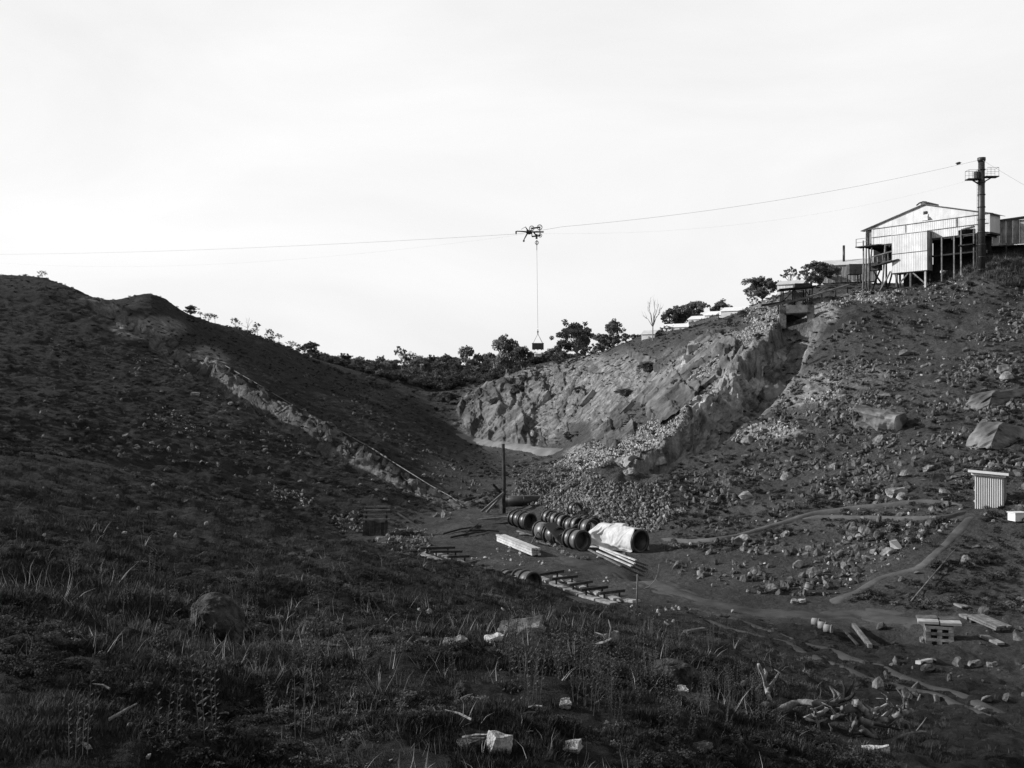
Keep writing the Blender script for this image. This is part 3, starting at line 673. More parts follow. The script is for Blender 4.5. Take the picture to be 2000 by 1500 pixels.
# ------------------------------------------------------------------ scatter (stuff only)
def scatter(name, meshes, pts, rots, scls, idx):
    c = bpy.data.collections.new(name + '_kinds')
    for i, me in enumerate(meshes):
        o = bpy.data.objects.new('%s_piece' % name, me); c.objects.link(o)
    me = bpy.data.meshes.new(name); me.vertices.add(len(pts)); me.vertices.foreach_set('co', np.asarray(pts, np.float32).ravel())
    a = me.attributes.new('rot', 'FLOAT_VECTOR', 'POINT'); a.data.foreach_set('vector', np.asarray(rots, np.float32).ravel())
    a = me.attributes.new('scl', 'FLOAT_VECTOR', 'POINT'); a.data.foreach_set('vector', np.asarray(scls, np.float32).ravel())
    a = me.attributes.new('idx', 'INT', 'POINT'); a.data.foreach_set('value', np.asarray(idx, np.int32))
    me.materials.append(meshes[0].materials[0])
    o = bpy.data.objects.new(name, me); col.objects.link(o); o['kind'] = 'stuff'
    g = bpy.data.node_groups.new(name, 'GeometryNodeTree'); g.interface.new_socket('Geometry', in_out='INPUT', socket_type='NodeSocketGeometry'); g.interface.new_socket('Geometry', in_out='OUTPUT', socket_type='NodeSocketGeometry')
    gi = g.nodes.new('NodeGroupInput'); go = g.nodes.new('NodeGroupOutput'); ip = g.nodes.new('GeometryNodeInstanceOnPoints'); ci = g.nodes.new('GeometryNodeCollectionInfo')
    ci.inputs['Collection'].default_value = c; ci.inputs['Separate Children'].default_value = True; ci.inputs['Reset Children'].default_value = True
    ip.inputs['Pick Instance'].default_value = True
    def na(nm, ty):
        x = g.nodes.new('GeometryNodeInputNamedAttribute'); x.data_type = ty; x.inputs['Name'].default_value = nm; return x.outputs['Attribute']
    er = g.nodes.new('FunctionNodeEulerToRotation'); g.links.new(na('rot', 'FLOAT_VECTOR'), er.inputs[0]); g.links.new(er.outputs[0], ip.inputs['Rotation'])
    g.links.new(na('scl', 'FLOAT_VECTOR'), ip.inputs['Scale']); g.links.new(na('idx', 'INT'), ip.inputs['Instance Index'])
    g.links.new(gi.outputs[0], ip.inputs['Points']); g.links.new(ci.outputs[0], ip.inputs['Instance']); g.links.new(ip.outputs[0], go.inputs[0])
    md = o.modifiers.new('scatter', 'NODES'); md.node_group = g; return o
NR = np.random.default_rng(7)
def inpoly(px, py, poly):
    r = np.zeros(len(px), bool); j = len(poly) - 1
    for i in range(len(poly)):
        xi, yi = poly[i]; xj, yj = poly[j]
        c = ((yi > py) != (yj > py)) & (px < (xj - xi) * (py - yi) / (yj - yi + 1e-9) + xi); r ^= c; j = i
    return r
def world_poly(poly, n, edge=.0, seed=0):
    """n ground points inside a patch of ground outlined in the photo"""
    poly = np.array(poly, float); lo = poly.min(0); hi = poly.max(0); out = []
    while len(out) < n:
        px = NR.uniform(lo[0], hi[0], n * 2); py = NR.uniform(lo[1], hi[1], n * 2)
        jx = px + fbm(px / 25, py / 25, 2, seed) * 14; jy = py + fbm(px / 25 + 9, py / 25, 2, seed + 1) * 9
        ok = inpoly(jx, jy, poly)
        for a, b in zip(px[ok], py[ok]):
            h_ = hit(float(a), float(b))
            if edge and NR.random() > .06 + edge * max(0., float(fbm(h_.x * .30, h_.y * .30, 3, 87)) + .12) * 2: continue
            out.append(tuple(h_))
            if len(out) >= n: break
    return np.array(out)
def stones(name, polys, mat, smin, smax, power=2.2, seed=0, edge=0, up=.18):
    P = np.vstack([world_poly(pl, n_, edge=edge, seed=seed + i) for i, (pl, n_) in enumerate(polys)])
    P = P[off_paths(P[:, 0], P[:, 1])]
    n_ = len(P); s_ = smin + (smax - smin) * NR.random(n_) ** power
    s_ = s_ * np.clip(P[:, 1] / 34, .28, 1); P[:, 0] += NR.normal(0, .03, n_); P[:, 2] = zat(P[:, 0], P[:, 1]) + s_ * up
    sc = np.stack([s_, s_ * NR.uniform(.6, 1, n_), s_ * NR.uniform(.5, 1, n_)], 1)
    return scatter(name, ROCKS[mat], P, NR.uniform(-3, 3, (n_, 3)), sc, NR.integers(0, 6, n_))
stones('rubble', [([(1075, 905), (1120, 880), (1215, 845), (1300, 805), (1345, 790), (1350, 830), (1290, 870), (1200, 905), (1130, 925)], 4800),
                  ([(1345, 745), (1390, 700), (1450, 650), (1520, 590), (1535, 612), (1470, 665), (1405, 712), (1365, 750)], 2600),
                  ([(1440, 600), (1520, 588), (1540, 610), (1460, 640)], 350),
                  ([(1425, 850), (1480, 825), (1560, 815), (1570, 832), (1500, 855), (1430, 862)], 450),
                  ([(1600, 590), (1680, 572), (1770, 565), (1775, 582), (1690, 592), (1610, 600)], 450),
                  ([(1560, 790), (1620, 760), (1650, 745), (1655, 760), (1600, 790)], 200)], 'pale_rock', .10, .42, 3.0, seed=3)
stones('broken_stone', [([(1050, 1005), (1085, 975), (1130, 950), (1215, 940), (1290, 955), (1340, 1000), (1290, 1040), (1235, 1040), (1180, 1020), (1120, 1012)], 4200),
                        ([(1010, 960), (1060, 925), (1150, 915), (1190, 945), (1130, 960), (1080, 985)], 900), ([(990, 985), (1000, 955), (1060, 945), (1085, 970), (1050, 990)], 450),
                        ([(640, 1010), (700, 1000), (710, 1040), (660, 1040)], 150), ([(730, 1040), (800, 1030), (850, 1050), (830, 1085), (760, 1075)], 420),
                        ([(990, 900), (1080, 900), (1120, 930), (1050, 950), (1000, 940)], 500)], 'quarry_rock', .10, .44, 2.6, seed=13)
stones('loose_stones', [([(1290, 1060), (1500, 1050), (1700, 1010), (1900, 1010), (1700, 1110), (1640, 1170), (1400, 1150), (1300, 1100)], 1300),
                        ([(1250, 950), (1500, 860), (1990, 800), (2020, 1000), (1600, 985), (1400, 1040), (1300, 1040)], 4200),
                        ([(1500, 820), (1560, 700), (1700, 600), (2020, 520), (2020, 800), (1700, 850)], 4200),
                        ([(1300, 700), (1500, 610), (1400, 720), (1250, 850)], 350),
                        ([(1600, 1220), (2020, 1150), (2020, 1400), (1750, 1380)], 160), ([(70, 640), (400, 700), (700, 870), (860, 990), (600, 990), (60, 850)], 900),
                        ([(560, 700), (900, 900), (960, 960), (900, 980), (700, 820)], 900)], 'grey_rock', .06, .75, 5.0, seed=23, edge=1.3, up=.06)
stones('small_stones', [([(1290, 1060), (1900, 1010), (1640, 1170), (1400, 1150)], 500), ([(1250, 950), (1990, 800), (2020, 1000), (1400, 1040)], 900),
                        ([(1500, 820), (1700, 600), (2020, 520), (2020, 800)], 1000), ([(1560, 770), (1620, 720), (1700, 700), (1720, 720), (1600, 790)], 160), ([(1640, 590), (1760, 570), (1900, 520), (2010, 490), (2010, 600), (1800, 620)], 420), ([(80, 900), (500, 1000), (1300, 1300), (1300, 1490), (80, 1490)], 260), ([(980, 1050), (1240, 1120), (1500, 1190), (1300, 1220), (900, 1100)], 200),
                        ([(260, 810), (330, 795), (420, 850), (330, 850)], 180), ([(490, 940), (560, 950), (640, 985), (600, 990), (500, 960)], 220), ([(230, 660), (560, 820), (700, 920), (640, 920), (240, 700)], 200)], 'pale_rock', .04, .30, 3.5, seed=33, edge=1, up=.1)

# ------------------------------------------------------------------ grass and scrub
NAMED_ROCKS = [
 (428, 1240, 100, 92, 'dark_rock', 'large stump shaped boulder with rounded top in near left grass'), (1018, 1243, 86, 36, 'slab', 'broad flat pale grey slab in the grass at centre'), (967, 1252, 36, 17, 'pale_rock', 'small squared pale rock at left end of the broad slab'),
 (892, 1264, 44, 26, 'quarry_rock', 'arched pale rock left of the squared pale rock'), (1195, 1252, 34, 24, 'quarry_rock', 'knobbly rock at the right end of the fallen branch'), (1318, 1335, 96, 54, 'dark_rock', 'wide cracked boulder in grass right of centre'), (1370, 1388, 80, 28, 'dark_rock', 'low smooth boulder below the wide cracked boulder'),
 (908, 1372, 40, 46, 'dark_rock', 'upright pointed rock in the near grass'), (975, 1466, 44, 40, 'pale_rock', 'ragged pale upright rock at the bottom centre'), (1115, 1464, 42, 16, 'pale_rock', 'flat pale stone at the bottom, right of the ragged one'), (1103, 1382, 24, 20, 'pale_rock', 'small whitish stone by itself in the near grass'), (922, 1456, 48, 16, 'grey_rock', 'long low rock left of the ragged pale rock'),
 (1712, 1474, 46, 22, 'pale_rock', 'pale rimmed stone at bottom under the branch heap'), (1370, 1468, 40, 20, 'quarry_rock', 'pale double rock at bottom right of centre'), (1330, 1358, 24, 22, 'pale_rock', 'small pale rock below the wide cracked boulder'), (640, 1268, 46, 16, 'grey_rock', 'low grey rock in grass right of the stump shaped boulder'), (665, 1281, 14, 8, 'pale_rock', 'small bright stone beside the low grey rock'),
 (1714, 838, 92, 48, 'slab', 'big angular block with flat face on the right hillside'), (1950, 782, 110, 34, 'slab', 'wide pale ledge at right edge, upper of two'), (1960, 858, 110, 50, 'slab', 'wide pale ledge at right edge, lower of two'), (1752, 966, 34, 16, 'quarry_rock', 'pale rock above the footpath left of the privy'), (1828, 1218, 12, 16, 'pale_rock', 'white stone left of the square plank pile'),
 (1352, 690, 24, 30, 'pale_rock', 'bright upright rock face high on the bank'), (1350, 712, 34, 22, 'pale_rock', 'pale blocky rock left of the rubble chute'), (381, 772, 18, 8, 'pale_rock', 'small pale rock alone on the dark left hillside'), (1515, 775, 50, 30, 'quarry_rock', 'smooth pale knob on the right side of the trench'), (745, 1060, 20, 14, 'quarry_rock', 'pale round stone at foot of the trestle stack'), (1430, 1180, 1, 1, 'grey_rock', None),
 (1905, 1300, 26, 14, 'quarry_rock', 'pale stone beyond the branch heap, right of the offcut'), (1938, 1303, 24, 14, 'quarry_rock', 'pale stone near right edge below the board stack'), (1552, 1178, 16, 10, 'pale_rock', 'white stone at upper edge of the dirt track'), (1567, 1176, 12, 8, 'pale_rock', 'smaller white stone at upper edge of the dirt track')]
CLEAR = []
for a in NAMED_ROCKS:
    if a[1] > 1100: q_ = hit(a[0], a[1]); CLEAR.append((q_.x, q_.y + .15, max(a[2], 14) * .5 * q_.y / F + .05))
q_ = hit(1640, 1425); CLEAR += [(q_.x, q_.y, 1.0), (q_.x - .9, q_.y + .3, .8), (q_.x + .9, q_.y, .8)]
def clear(x, y):
    k = np.ones(len(x), bool)
    for cx, cy, cr in CLEAR: k &= np.hypot((x - cx), (y - cy)) > cr
    return k
def tuft_mesh(name, mat, seed, nb=16, h=.3, spread=.14, wd=.010, lean=.5):
    rnd = random.Random(seed); b = MB()
    for _ in range(nb):
        a = rnd.uniform(0, 6.28); r = rnd.uniform(0, spread); x, y = math.cos(a) * r, math.sin(a) * r; hh = h * rnd.uniform(.45, 1.1)
        a2 = a + rnd.uniform(-.8, .8); l = rnd.uniform(.1, lean) * hh; dx, dy = math.cos(a2), math.sin(a2); t = rnd.uniform(0, 6.28); wx, wy = math.cos(t) * wd, math.sin(t) * wd
        b.add([(x - wx, y - wy, -.02), (x + wx, y + wy, -.02), (x + dx * l * .4 + wx * .7, y + dy * l * .4 + wy * .7, hh * .6), (x + dx * l * .4 - wx * .7, y + dy * l * .4 - wy * .7, hh * .6), (x + dx * l, y + dy * l, hh)], [(0, 1, 2, 3), (3, 2, 4)])
    return b.mesh(name, mat)
def bush_mesh(name, mat, seed, nl=160, rx=.5, rz=.4, leaf=.07):
    rnd = random.Random(seed); b = MB()
    cl = [(rnd.uniform(-.5, .5) * rx, rnd.uniform(-.5, .5) * rx, rnd.uniform(.3, 1) * rz, rnd.uniform(.3, .55)) for _ in range(6)]
    for _ in range(nl):
        c = rnd.choice(cl); d = Vector((rnd.gauss(0, 1), rnd.gauss(0, 1), rnd.gauss(0, 1))).normalized() * rnd.uniform(.5, 1) * c[3] * rx
        p = Vector((c[0] + d.x, c[1] + d.y, max(.0, c[2] + d.z * .8))); u = Vector((rnd.gauss(0, 1), rnd.gauss(0, 1), rnd.gauss(0, 1))).normalized() * leaf; v = u.orthogonal().normalized() * leaf * .5
        b.add([p - u, p + v, p + u, p - v], [(0, 1, 2, 3)])
    return b.mesh(name, mat)
TUFT = [tuft_mesh('grass', 'grass_blades', i, 18, .12 + .03 * i, .10 + .03 * i, .0045 + .0008 * i, .7) for i in range(4)]
DTUFT = [tuft_mesh('grass', 'dry_grass', 20 + i, 11, .20, .11, .005, .9) for i in range(3)]
SCRUB = [bush_mesh('scrub', 'scrub_leaves', i) for i in range(4)]
def pol(n_, a0, a1, r0, r1, keep=None, seed=0):
    a = NR.uniform(R(a0), R(a1), n_); r = np.exp(NR.uniform(math.log(r0), math.log(r1), n_)); x = r * np.sin(a); y = r * np.cos(a)
    if keep is not None: k = keep(x, y); x, y = x[k], y[k]
    return x, y
def put(name, meshes, x, y, s0, s1, zs=1.0, dz=0.0, tilt=.15):
    n_ = len(x); z = zat(x, y) + dz; s_ = NR.uniform(s0, s1, n_) * np.clip(np.hypot(x, y) / 13, .5, 1) * (.64 if 'grass' in name and 'hill' not in name else 1)
    return scatter(name, meshes, np.stack([x, y, z], 1), np.stack([NR.uniform(-tilt, tilt, n_), NR.uniform(-tilt, tilt, n_), NR.uniform(0, 6.28, n_)], 1), np.stack([s_, s_, s_ * zs], 1), NR.integers(0, len(meshes), n_))
def road_free(x, y):     # keep the valley floor, the track and the right flat bare
    px = 1000 + F * x / y; z = zat(x, y); py = 750 - F * z / y
    floor = (y > 41) & (px > 830) & (y < 75) & (px < 1300)
    tr = np.zeros(len(x), bool)
    tx = [1000, 1090, 1230, 1400, 1600, 1760, 2000]; ty = [1080, 1085, 1130, 1180, 1204, 1212, 1290]
    tr = (np.abs(py - np.interp(px, tx, ty)) < 20) & (px > 1000) & (y > 25)
    return ~(floor | tr)
kf = lambda x, y: (fbm(x * 1.1, y * 1.1, 4, 91) > .0) & (fbm(x * .15, y * .15, 2, 95) + .7 - np.clip((x - 3) / 9, 0, .9) > .1) & road_free(x, y) & clear(x, y)
x, y = pol(125000, -34, 24, 4.2, 46, kf); put('grass', TUFT, x, y, .5, 1.15)
kd = lambda x, y: (fbm(x * .35, y * .35, 3, 97) > .10) & (x < 9) & road_free(x, y) & clear(x, y)
x, y = pol(60000, -34, 22, 4.2, 40, lambda x, y: road_free(x, y) & clear(x, y) & (x < 7 + fbm(x, y, 2, 4) * 3) & (fbm(x * 1.7, y * 1.7, 3, 14) > -.2)); put('short_grass', TUFT, x, y, .28, .6)
x, y = pol(30000, -34, 20, 4.5, 42, kd); put('dry_grass', DTUFT, x, y, .5, 1.1)
ks = lambda x, y: (fbm(x * .12, y * .12, 3, 93) > -.2) & road_free(x, y) & off_paths(x, y, .3)
x, y = pol(17000, -33, 33, 44, 240, ks); put('low_scrub', SCRUB, x, y, .25, .9, .7)
P_ = world_poly([(1600, 585), (1760, 568), (1860, 540), (1905, 510), (2010, 495), (2010, 620), (1700, 640)], 90, seed=80); put('hilltop_scrub', SCRUB, P_[:, 0], P_[:, 1], .35, 1.1, .9)
P_ = world_poly([(1840, 545), (1905, 505), (2010, 492), (2010, 560)], 700, seed=81); put('hilltop_grass', DTUFT, P_[:, 0], P_[:, 1], 1.5, 3.2, 1.0)
x, y = pol(5000, -33, 33, 200, 600); put('far_scrub', SCRUB, x, y, .8, 2.4, .8)
x, y = pol(2600, -12, 4, 245, 430); put('far_undergrowth', SCRUB, x, y, 2.0, 4.6, .9)
x, y = pol(9000, -34, 22, 4.5, 42, lambda x, y: road_free(x, y) & clear(x, y) & (fbm(x * .5, y * .5, 3, 24) > .05)); put('low_broad_weeds', SCRUB, x, y, .12, .38, .7)
STRAW = [tuft_mesh('straw', 'straw', 60 + i, 4, .34, .10, .004, 1.2) for i in range(3)]
x, y = pol(1700, -34, 22, 4.5, 30, lambda x, y: road_free(x, y) & clear(x, y) & (fbm(x * .6, y * .6, 3, 27) > 0)); put('dry_straws', STRAW, x, y, .6, 1.3, 1.0, tilt=.6)
x, y = pol(2200, 8, 33, 16, 60, road_free); put('sparse_grass', TUFT, x, y, .5, 1.0)

# ------------------------------------------------------------------ trees
def limb_path(rnd, a, b, k=4, wob=.08):
    a = Vector(a); b = Vector(b); L_ = (b - a).length; pts = [a]
    for i in range(1, k): pts.append(a.lerp(b, i / k) + Vector((rnd.uniform(-1, 1), rnd.uniform(-1, 1), rnd.uniform(-.4, .4))) * wob * L_)
    return pts + [b]
def tree_kind(seed, spread=.8, crown0=.35, nclump=16, leaves=2600, leafs=.035, clump=.16, trunkr=.03, lean=0, dome=True, dead=False):
    """unit-height tree: trunk mesh and crown mesh"""
    rnd = random.Random(seed); t = MB(); c = MB(); fork = Vector((lean * .4, 0, crown0 * .8))
    t.path(limb_path(rnd, (0, 0, -.06), fork, 3, .05), [trunkr * 1.25, trunkr, trunkr * .9, trunkr * .8], 7)
    cl = []
    for i in range(nclump):
        a = i * 2.4 + rnd.uniform(-.3, .3); rr_ = math.sqrt((i + .5) / nclump) * spread * .5 * rnd.uniform(.8, 1.1); x_, y_ = math.cos(a) * rr_ + lean, math.sin(a) * rr_
        top = 1 - clump * .55 - (rr_ / (spread * .5)) ** 2 * (.30 if dome else .05) - rnd.uniform(0, .12)
        z_ = rnd.uniform(crown0 + .1, top) if rnd.random() < .45 else top
        cl.append((Vector((x_, y_, z_)), clump * rnd.uniform(.65, 1.15)))
    for (p, r_) in cl:
        m = fork + Vector(((p.x - fork.x) * .35, (p.y - fork.y) * .35, (p.z - fork.z) * .45))
        t.path(limb_path(rnd, fork, m, 2, .06) + limb_path(rnd, m, p, 3, .10)[1:], [trunkr * .62, trunkr * .5, trunkr * .4, trunkr * .28, trunkr * .2, trunkr * .1], 5)
        if dead:
            for _ in range(4):
                e = p + Vector((rnd.uniform(-1, 1), rnd.uniform(-1, 1), rnd.uniform(0, 1.2))) * .11; t.path(limb_path(rnd, m.lerp(p, rnd.uniform(.4, .9)), e, 3, .12), [trunkr * .16, trunkr * .12, trunkr * .08, trunkr * .04], 4)
    if not dead:
        per = leaves // nclump
        for (p, r_) in cl:
            subs = [(p + Vector((rnd.gauss(0, 1), rnd.gauss(0, 1), rnd.gauss(0, .55))) * r_ * .55, r_ * rnd.uniform(.3, .55)) for _ in range(6)]
            for _ in range(per):
                q, rs = rnd.choice(subs); d = Vector((rnd.gauss(0, 1), rnd.gauss(0, 1), rnd.gauss(0, 1))).normalized() * rs * rnd.uniform(.55, 1.05); d.z *= .7
                o = q + d; u = Vector((rnd.gauss(0, 1), rnd.gauss(0, 1), rnd.gauss(0, .8))).normalized() * leafs * rnd.uniform(.5, 1); v = u.orthogonal().normalized() * leafs * .5
                c.add([o - u, o + v, o + u * .9, o - v], [(0, 1, 2, 3)])
    return t.mesh('trunk', 'gum_bark', True), (None if dead else c.mesh('crown', 'gum_leaves'))
TK = {'round': [tree_kind(1, .85, .22, 24, 6500, .036, .19), tree_kind(2, .95, .25, 26, 6500, .036, .19), tree_kind(3, .8, .2, 22, 6000, .038, .19)],
      'umbrella': [tree_kind(4, 1.1, .3, 22, 5200, .034, .20), tree_kind(5, 1.0, .3, 20, 5000, .034, .20)],
      'open': [tree_kind(6, .9, .45, 12, 1500, .03, .11, .02), tree_kind(7, .8, .5, 10, 1300, .03, .12, .022, lean=.1)],
      'dense': [tree_kind(8, .9, .12, 24, 6000, .042, .21), tree_kind(9, .6, .1, 20, 5000, .040, .19)],
      'dead': [tree_kind(11, .75, .35, 9, dead=True, trunkr=.022), tree_kind(12, .8, .3, 5, dead=True, trunkr=.02)],
      'shrub': [tree_kind(13, 1.0, .15, 9, 700, .05, .22, .02), tree_kind(14, .9, .3, 7, 420, .05, .18, .02)]}
def tree(px, topy, wpx, D, kind, label, var=0, group=None, name='gum_tree', cat='tree', drop=0):
    p = at(px, D); zt = (750 - topy) / F * D; h = max((zt - p.z) * 1.07, .8); wd = wpx / F * D
    r = empty(name, (p.x, p.y, p.z - .05), rng.uniform(0, 6.28), label, cat, group)
    tm, cm = TK[kind][var % len(TK[kind])]; sp = {'round': .95, 'umbrella': 1.15, 'open': .95, 'dense': .95, 'dead': .8, 'shrub': 1.1}[kind]
    s_ = (wd / sp, wd / sp, h)
    for nm, me in (('trunk', tm), ('crown', cm)):
        if me is None: continue
        o = bpy.data.objects.new(nm, me); col.objects.link(o); o.parent = r; o.scale = s_
    return r
# right skyline, each told apart
for a in [
 (990, 653, 62, 240, 'round', 'tall gum with spreading crown left of the hanging skip', 0), (1019, 674, 40, 235, 'dense', 'low dark gum just left of the hanging skip', 0),
 (1126, 631, 66, 205, 'round', 'largest round gum on the ridge right of the hanging skip', 1), (1100, 664, 46, 205, 'dense', 'dark bushy gum at left foot of the largest round gum', 1), (1085, 678, 36, 210, 'dense', 'squat dark bush nearest right of the hanging skip', 0), (1143, 655, 30, 203, 'dense', 'dark gum at right shoulder of the largest round gum', 1),
 (1197, 625, 46, 190, 'dense', 'pointed dark tree between the large gum and two round bushes', 1), (1178, 650, 40, 192, 'dense', 'lower dark tree on the left side of the pointed tree', 0), (1222, 649, 17, 183, 'dense', 'left one of two small round dark bushes on the ridge', 0), (1238, 652, 18, 181, 'dense', 'right one of two small round dark bushes beside the white hut', 1),
 (1312, 600, 36, 188, 'dense', 'small gum at the left end of the white shed roofs', 2), (1350, 586, 66, 188, 'dense', 'broad flat topped gum behind the stepped white sheds', 0), (1333, 600, 30, 188, 'round', 'gum joined to left side of broad flat topped gum', 0), (1408, 586, 54, 188, 'dense', 'low flat topped gum behind the upper white roof', 1), (1303, 632, 30, 166, 'shrub', 'bush at foot of the bare dead tree', 0),
 (1489, 539, 66, 150, 'dense', 'dark rounded gum standing alone left of the loading stage', 0), (1543, 522, 40, 150, 'open', 'thin crowned gum behind the loading stage', 0), (1572, 520, 50, 152, 'open', 'open gum between loading stage and long iron shed', 1), (1602, 508, 60, 139, 'dense', 'leaning gum partly covering the long iron shed', 0), (1470, 575, 24, 148, 'shrub', 'small bush at left foot of the lone rounded gum', 0),
 (785, 672, 36, 330, 'open', 'tall thin gum with leaning pale trunk on far plain', 1), (800, 690, 34, 325, 'umbrella', 'flat crowned gum in front of the tall thin leaning gum', 0), (912, 675, 38, 330, 'umbrella', 'mushroom shaped gum standing above the far tree line', 1), (870, 690, 28, 335, 'round', 'round gum left of the mushroom shaped gum', 0), (606, 666, 36, 214, 'round', 'large dark gum where the left ridge meets the far woods', 0),
 (1275, 574, 50, 168, 'dead', 'bare dead tree with forked limbs against the sky', 0)]:
    tree(a[0], a[1], a[2], a[3], a[4], a[5], a[6], name='dead_tree' if a[4] == 'dead' else 'gum_tree')
G1 = 'gum trees along the far skyline'
for i, (px, ty, wd, D) in enumerate([(618, 688, 24, 240), (634, 696, 26, 250), (648, 698, 26, 262), (664, 700, 26, 270), (680, 706, 26, 280), (696, 706, 26, 290), (712, 708, 24, 290), (728, 708, 24, 300), (742, 710, 24, 290), (756, 708, 24, 300), (814, 708, 24, 310), (832, 710, 22, 300), (850, 708, 26, 310), (866, 708, 24, 320), (880, 708, 22, 310), (924, 706, 24, 310), (952, 706, 24, 300), (968, 704, 24, 290), (1008, 706, 24, 270), (1030, 708, 22, 262), (628, 692, 22, 300), (640, 695, 30, 340), (655, 696, 30, 320), (672, 697, 34, 330), (690, 706, 24, 360), (703, 700, 30, 350), (716, 703, 24, 330), (731, 705, 20, 380), (744, 703, 22, 350), (758, 707, 26, 340), (770, 704, 26, 370), (822, 696, 34, 345), (842, 700, 24, 350), (855, 702, 18, 360), (885, 700, 26, 380), (897, 704, 16, 330), (936, 689, 20, 340), (946, 698, 20, 350), (960, 692, 26, 320), (972, 701, 20, 300), (1045, 690, 24, 290), (1060, 697, 28, 280), (1035, 702, 26, 260), (890, 712, 20, 290), (930, 715, 22, 280), (840, 715, 20, 300), (1000, 700, 34, 250), (1070, 690, 24, 240), (855, 722, 18, 270), (910, 722, 20, 262), (790, 728, 18, 280), (965, 722, 20, 258), (1040, 728, 16, 215), (1024, 738, 14, 205), (1049, 736, 13, 200)]):
    tree(px, ty - (i * 7 % 9), wd, D, ['round', 'umbrella', 'dense', 'round'][i % 4], 'small gum tree among others on the far wooded skyline', i, G1)
G2 = 'shrubs along the left ridge'
ORD = ['first', 'second', 'third', 'fourth', 'fifth', 'sixth', 'seventh', 'eighth', 'ninth', 'tenth', 'eleventh', 'twelfth', 'thirteenth', 'fourteenth', 'fifteenth', 'sixteenth', 'seventeenth']
LR_ = sorted([372, 408, 420, 460, 503, 527, 545, 568, 583, 497, 392])
for i, (px, ty, wd, D, k) in enumerate([(82, 533, 18, 143, 'shrub'), (372, 603, 30, 169, 'dense'), (408, 615, 20, 176, 'shrub'), (420, 618, 18, 178, 'shrub'), (460, 624, 18, 184, 'shrub'), (503, 634, 20, 190, 'shrub'), (527, 645, 18, 195, 'shrub'), (545, 656, 20, 199, 'shrub'), (568, 670, 20, 203, 'shrub'), (583, 676, 18, 208, 'shrub'), (497, 645, 16, 189, 'shrub'), (392, 614, 14, 172, 'shrub')]):
    tree(px, ty - 7, wd, D, 'open' if k == 'shrub' and i % 2 else k, 'straggly shrub silhouetted on the left ridge, %s of eleven counted downhill' % ORD[LR_.index(px)] if px > 100 else 'small twiggy bush on the left ridge at the edge of the view', i, G2 if px > 100 else None, 'ridge_shrub', 'shrub')
tree(484, 616, 26, 187, 'dead', 'bare twiggy sapling on the left ridge among the shrubs', 1, None, 'dead_sapling')
for i, (px, py, wd, h) in enumerate([(967, 800, 22, 26), (1108, 860, 20, 18), (1265, 730, 34, 26), (1320, 760, 26, 20), (1345, 690, 16, 18), (1425, 640, 16, 20), (1410, 655, 14, 14), (1480, 665, 22, 16), (1010, 770, 24, 22), (1049, 748, 15, 24), (1022, 752, 14, 22), (1130, 770, 30, 16), (1220, 775, 34, 18), (1290, 655, 20, 12), (875, 790, 40, 26), (1370, 660, 18, 12), (1450, 620, 16, 16)]):
    p = hit(px, py); bl = sorted([967, 1108, 1265, 1320, 1345, 1425, 1410, 1480, 1010, 1049, 1022, 1130, 1220, 1290, 875, 1370, 1450]); tree(px, py - h, wd, p.y, 'dense', 'dark bush on the rocky bank, %s of seventeen from the left' % ORD[bl.index(px)], i, 'bushes on the rocky bank', 'bank_bush', 'bush')

exec_marker = 0
# ------------------------------------------------------------------ plant building on the right hill
UX, UY = 51.6 - 42.3, 105.0 - 116.5; UL = math.hypot(UX, UY); RZ = math.atan2(UY, UX)
bz = 11.2                                           # ground level under it
root = empty('plant_building', (42.3, 116.5, bz), RZ, 'large gabled corrugated iron plant building raised on timber poles at hilltop', 'building')
def lx(px, off=0):       # photo column -> distance along the front
    k = (px - 1000) / F; ux, uy = UX / UL, UY / UL; ox, oy = 42.3 + off * -uy * -1, 116.5 + off * ux * -1
    return (k * 116.5 - 42.3) / (ux - k * uy)
Z = lambda z: z - bz
LB = UL; DB = 2.4
def gable(x): return Z(18.5) + (Z(20.4) - Z(18.5)) * (1 - abs(x - LB / 2) / (LB / 2))
nS = 17; wS = LB / nS
for i in range(nS):
    x0, x1 = i * wS + .004, (i + 1) * wS - .004
    jz = rng.uniform(-.008, .008)
    rows = [(16.43, 17.41), (17.40, 18.42)]
    for k, (z0, z1) in enumerate(rows):
        if i == 0 and k <= 1: continue
        if k == 0 and 11.7 < (x0 + x1) / 2 < 13.0: z0 = 17.0
        MB().sheet((x0, -.02 * (k + 1) + jz, Z(z0)), (1, 0, 0), (0, 0, 1), x1 - x0, z1 - z0, .22, .012).build('sheet', 'galvanised_iron', root)
    b = MB(); z0 = Z(18.41); t0, t1 = gable(x0), gable(x1); xm = LB / 2
    ys = (-.05 + jz, -.03 + jz); xs = [x0, x1] if not (x0 < xm < x1) else [x0, xm, x1]; v = []
    for yy in ys:
        for xx in xs: v += [(xx, yy, z0), (xx, yy, gable(xx))]
    m = len(xs) * 2; f = []
    for q in range(len(xs) - 1): a = q * 2; f += [(a, a + 2, a + 3, a + 1), (m + a, m + a + 1, m + a + 3, m + a + 2), (a + 1, a + 3, m + a + 3, m + a + 1), (a, m + a, m + a + 2, a + 2)]
    f += [(0, 1, m + 1, m), (m - 2, 2 * m - 2, 2 * m - 1, m - 1)]
    b.add(v, f).build('gable_sheet', 'weathered_shaded_iron' if i in (1,) else 'galvanised_iron', root)
MB().box((LB / 2, DB - .05, Z(17.4)), (LB, .04, 2.0)).build('back_wall', 'weathered_shaded_iron', root)
for x in (0.02, LB - .02): MB().box((x, DB / 2, Z(17.45)), (.04, DB - .1, 2.0)).build('end_wall', 'galvanised_iron', root)
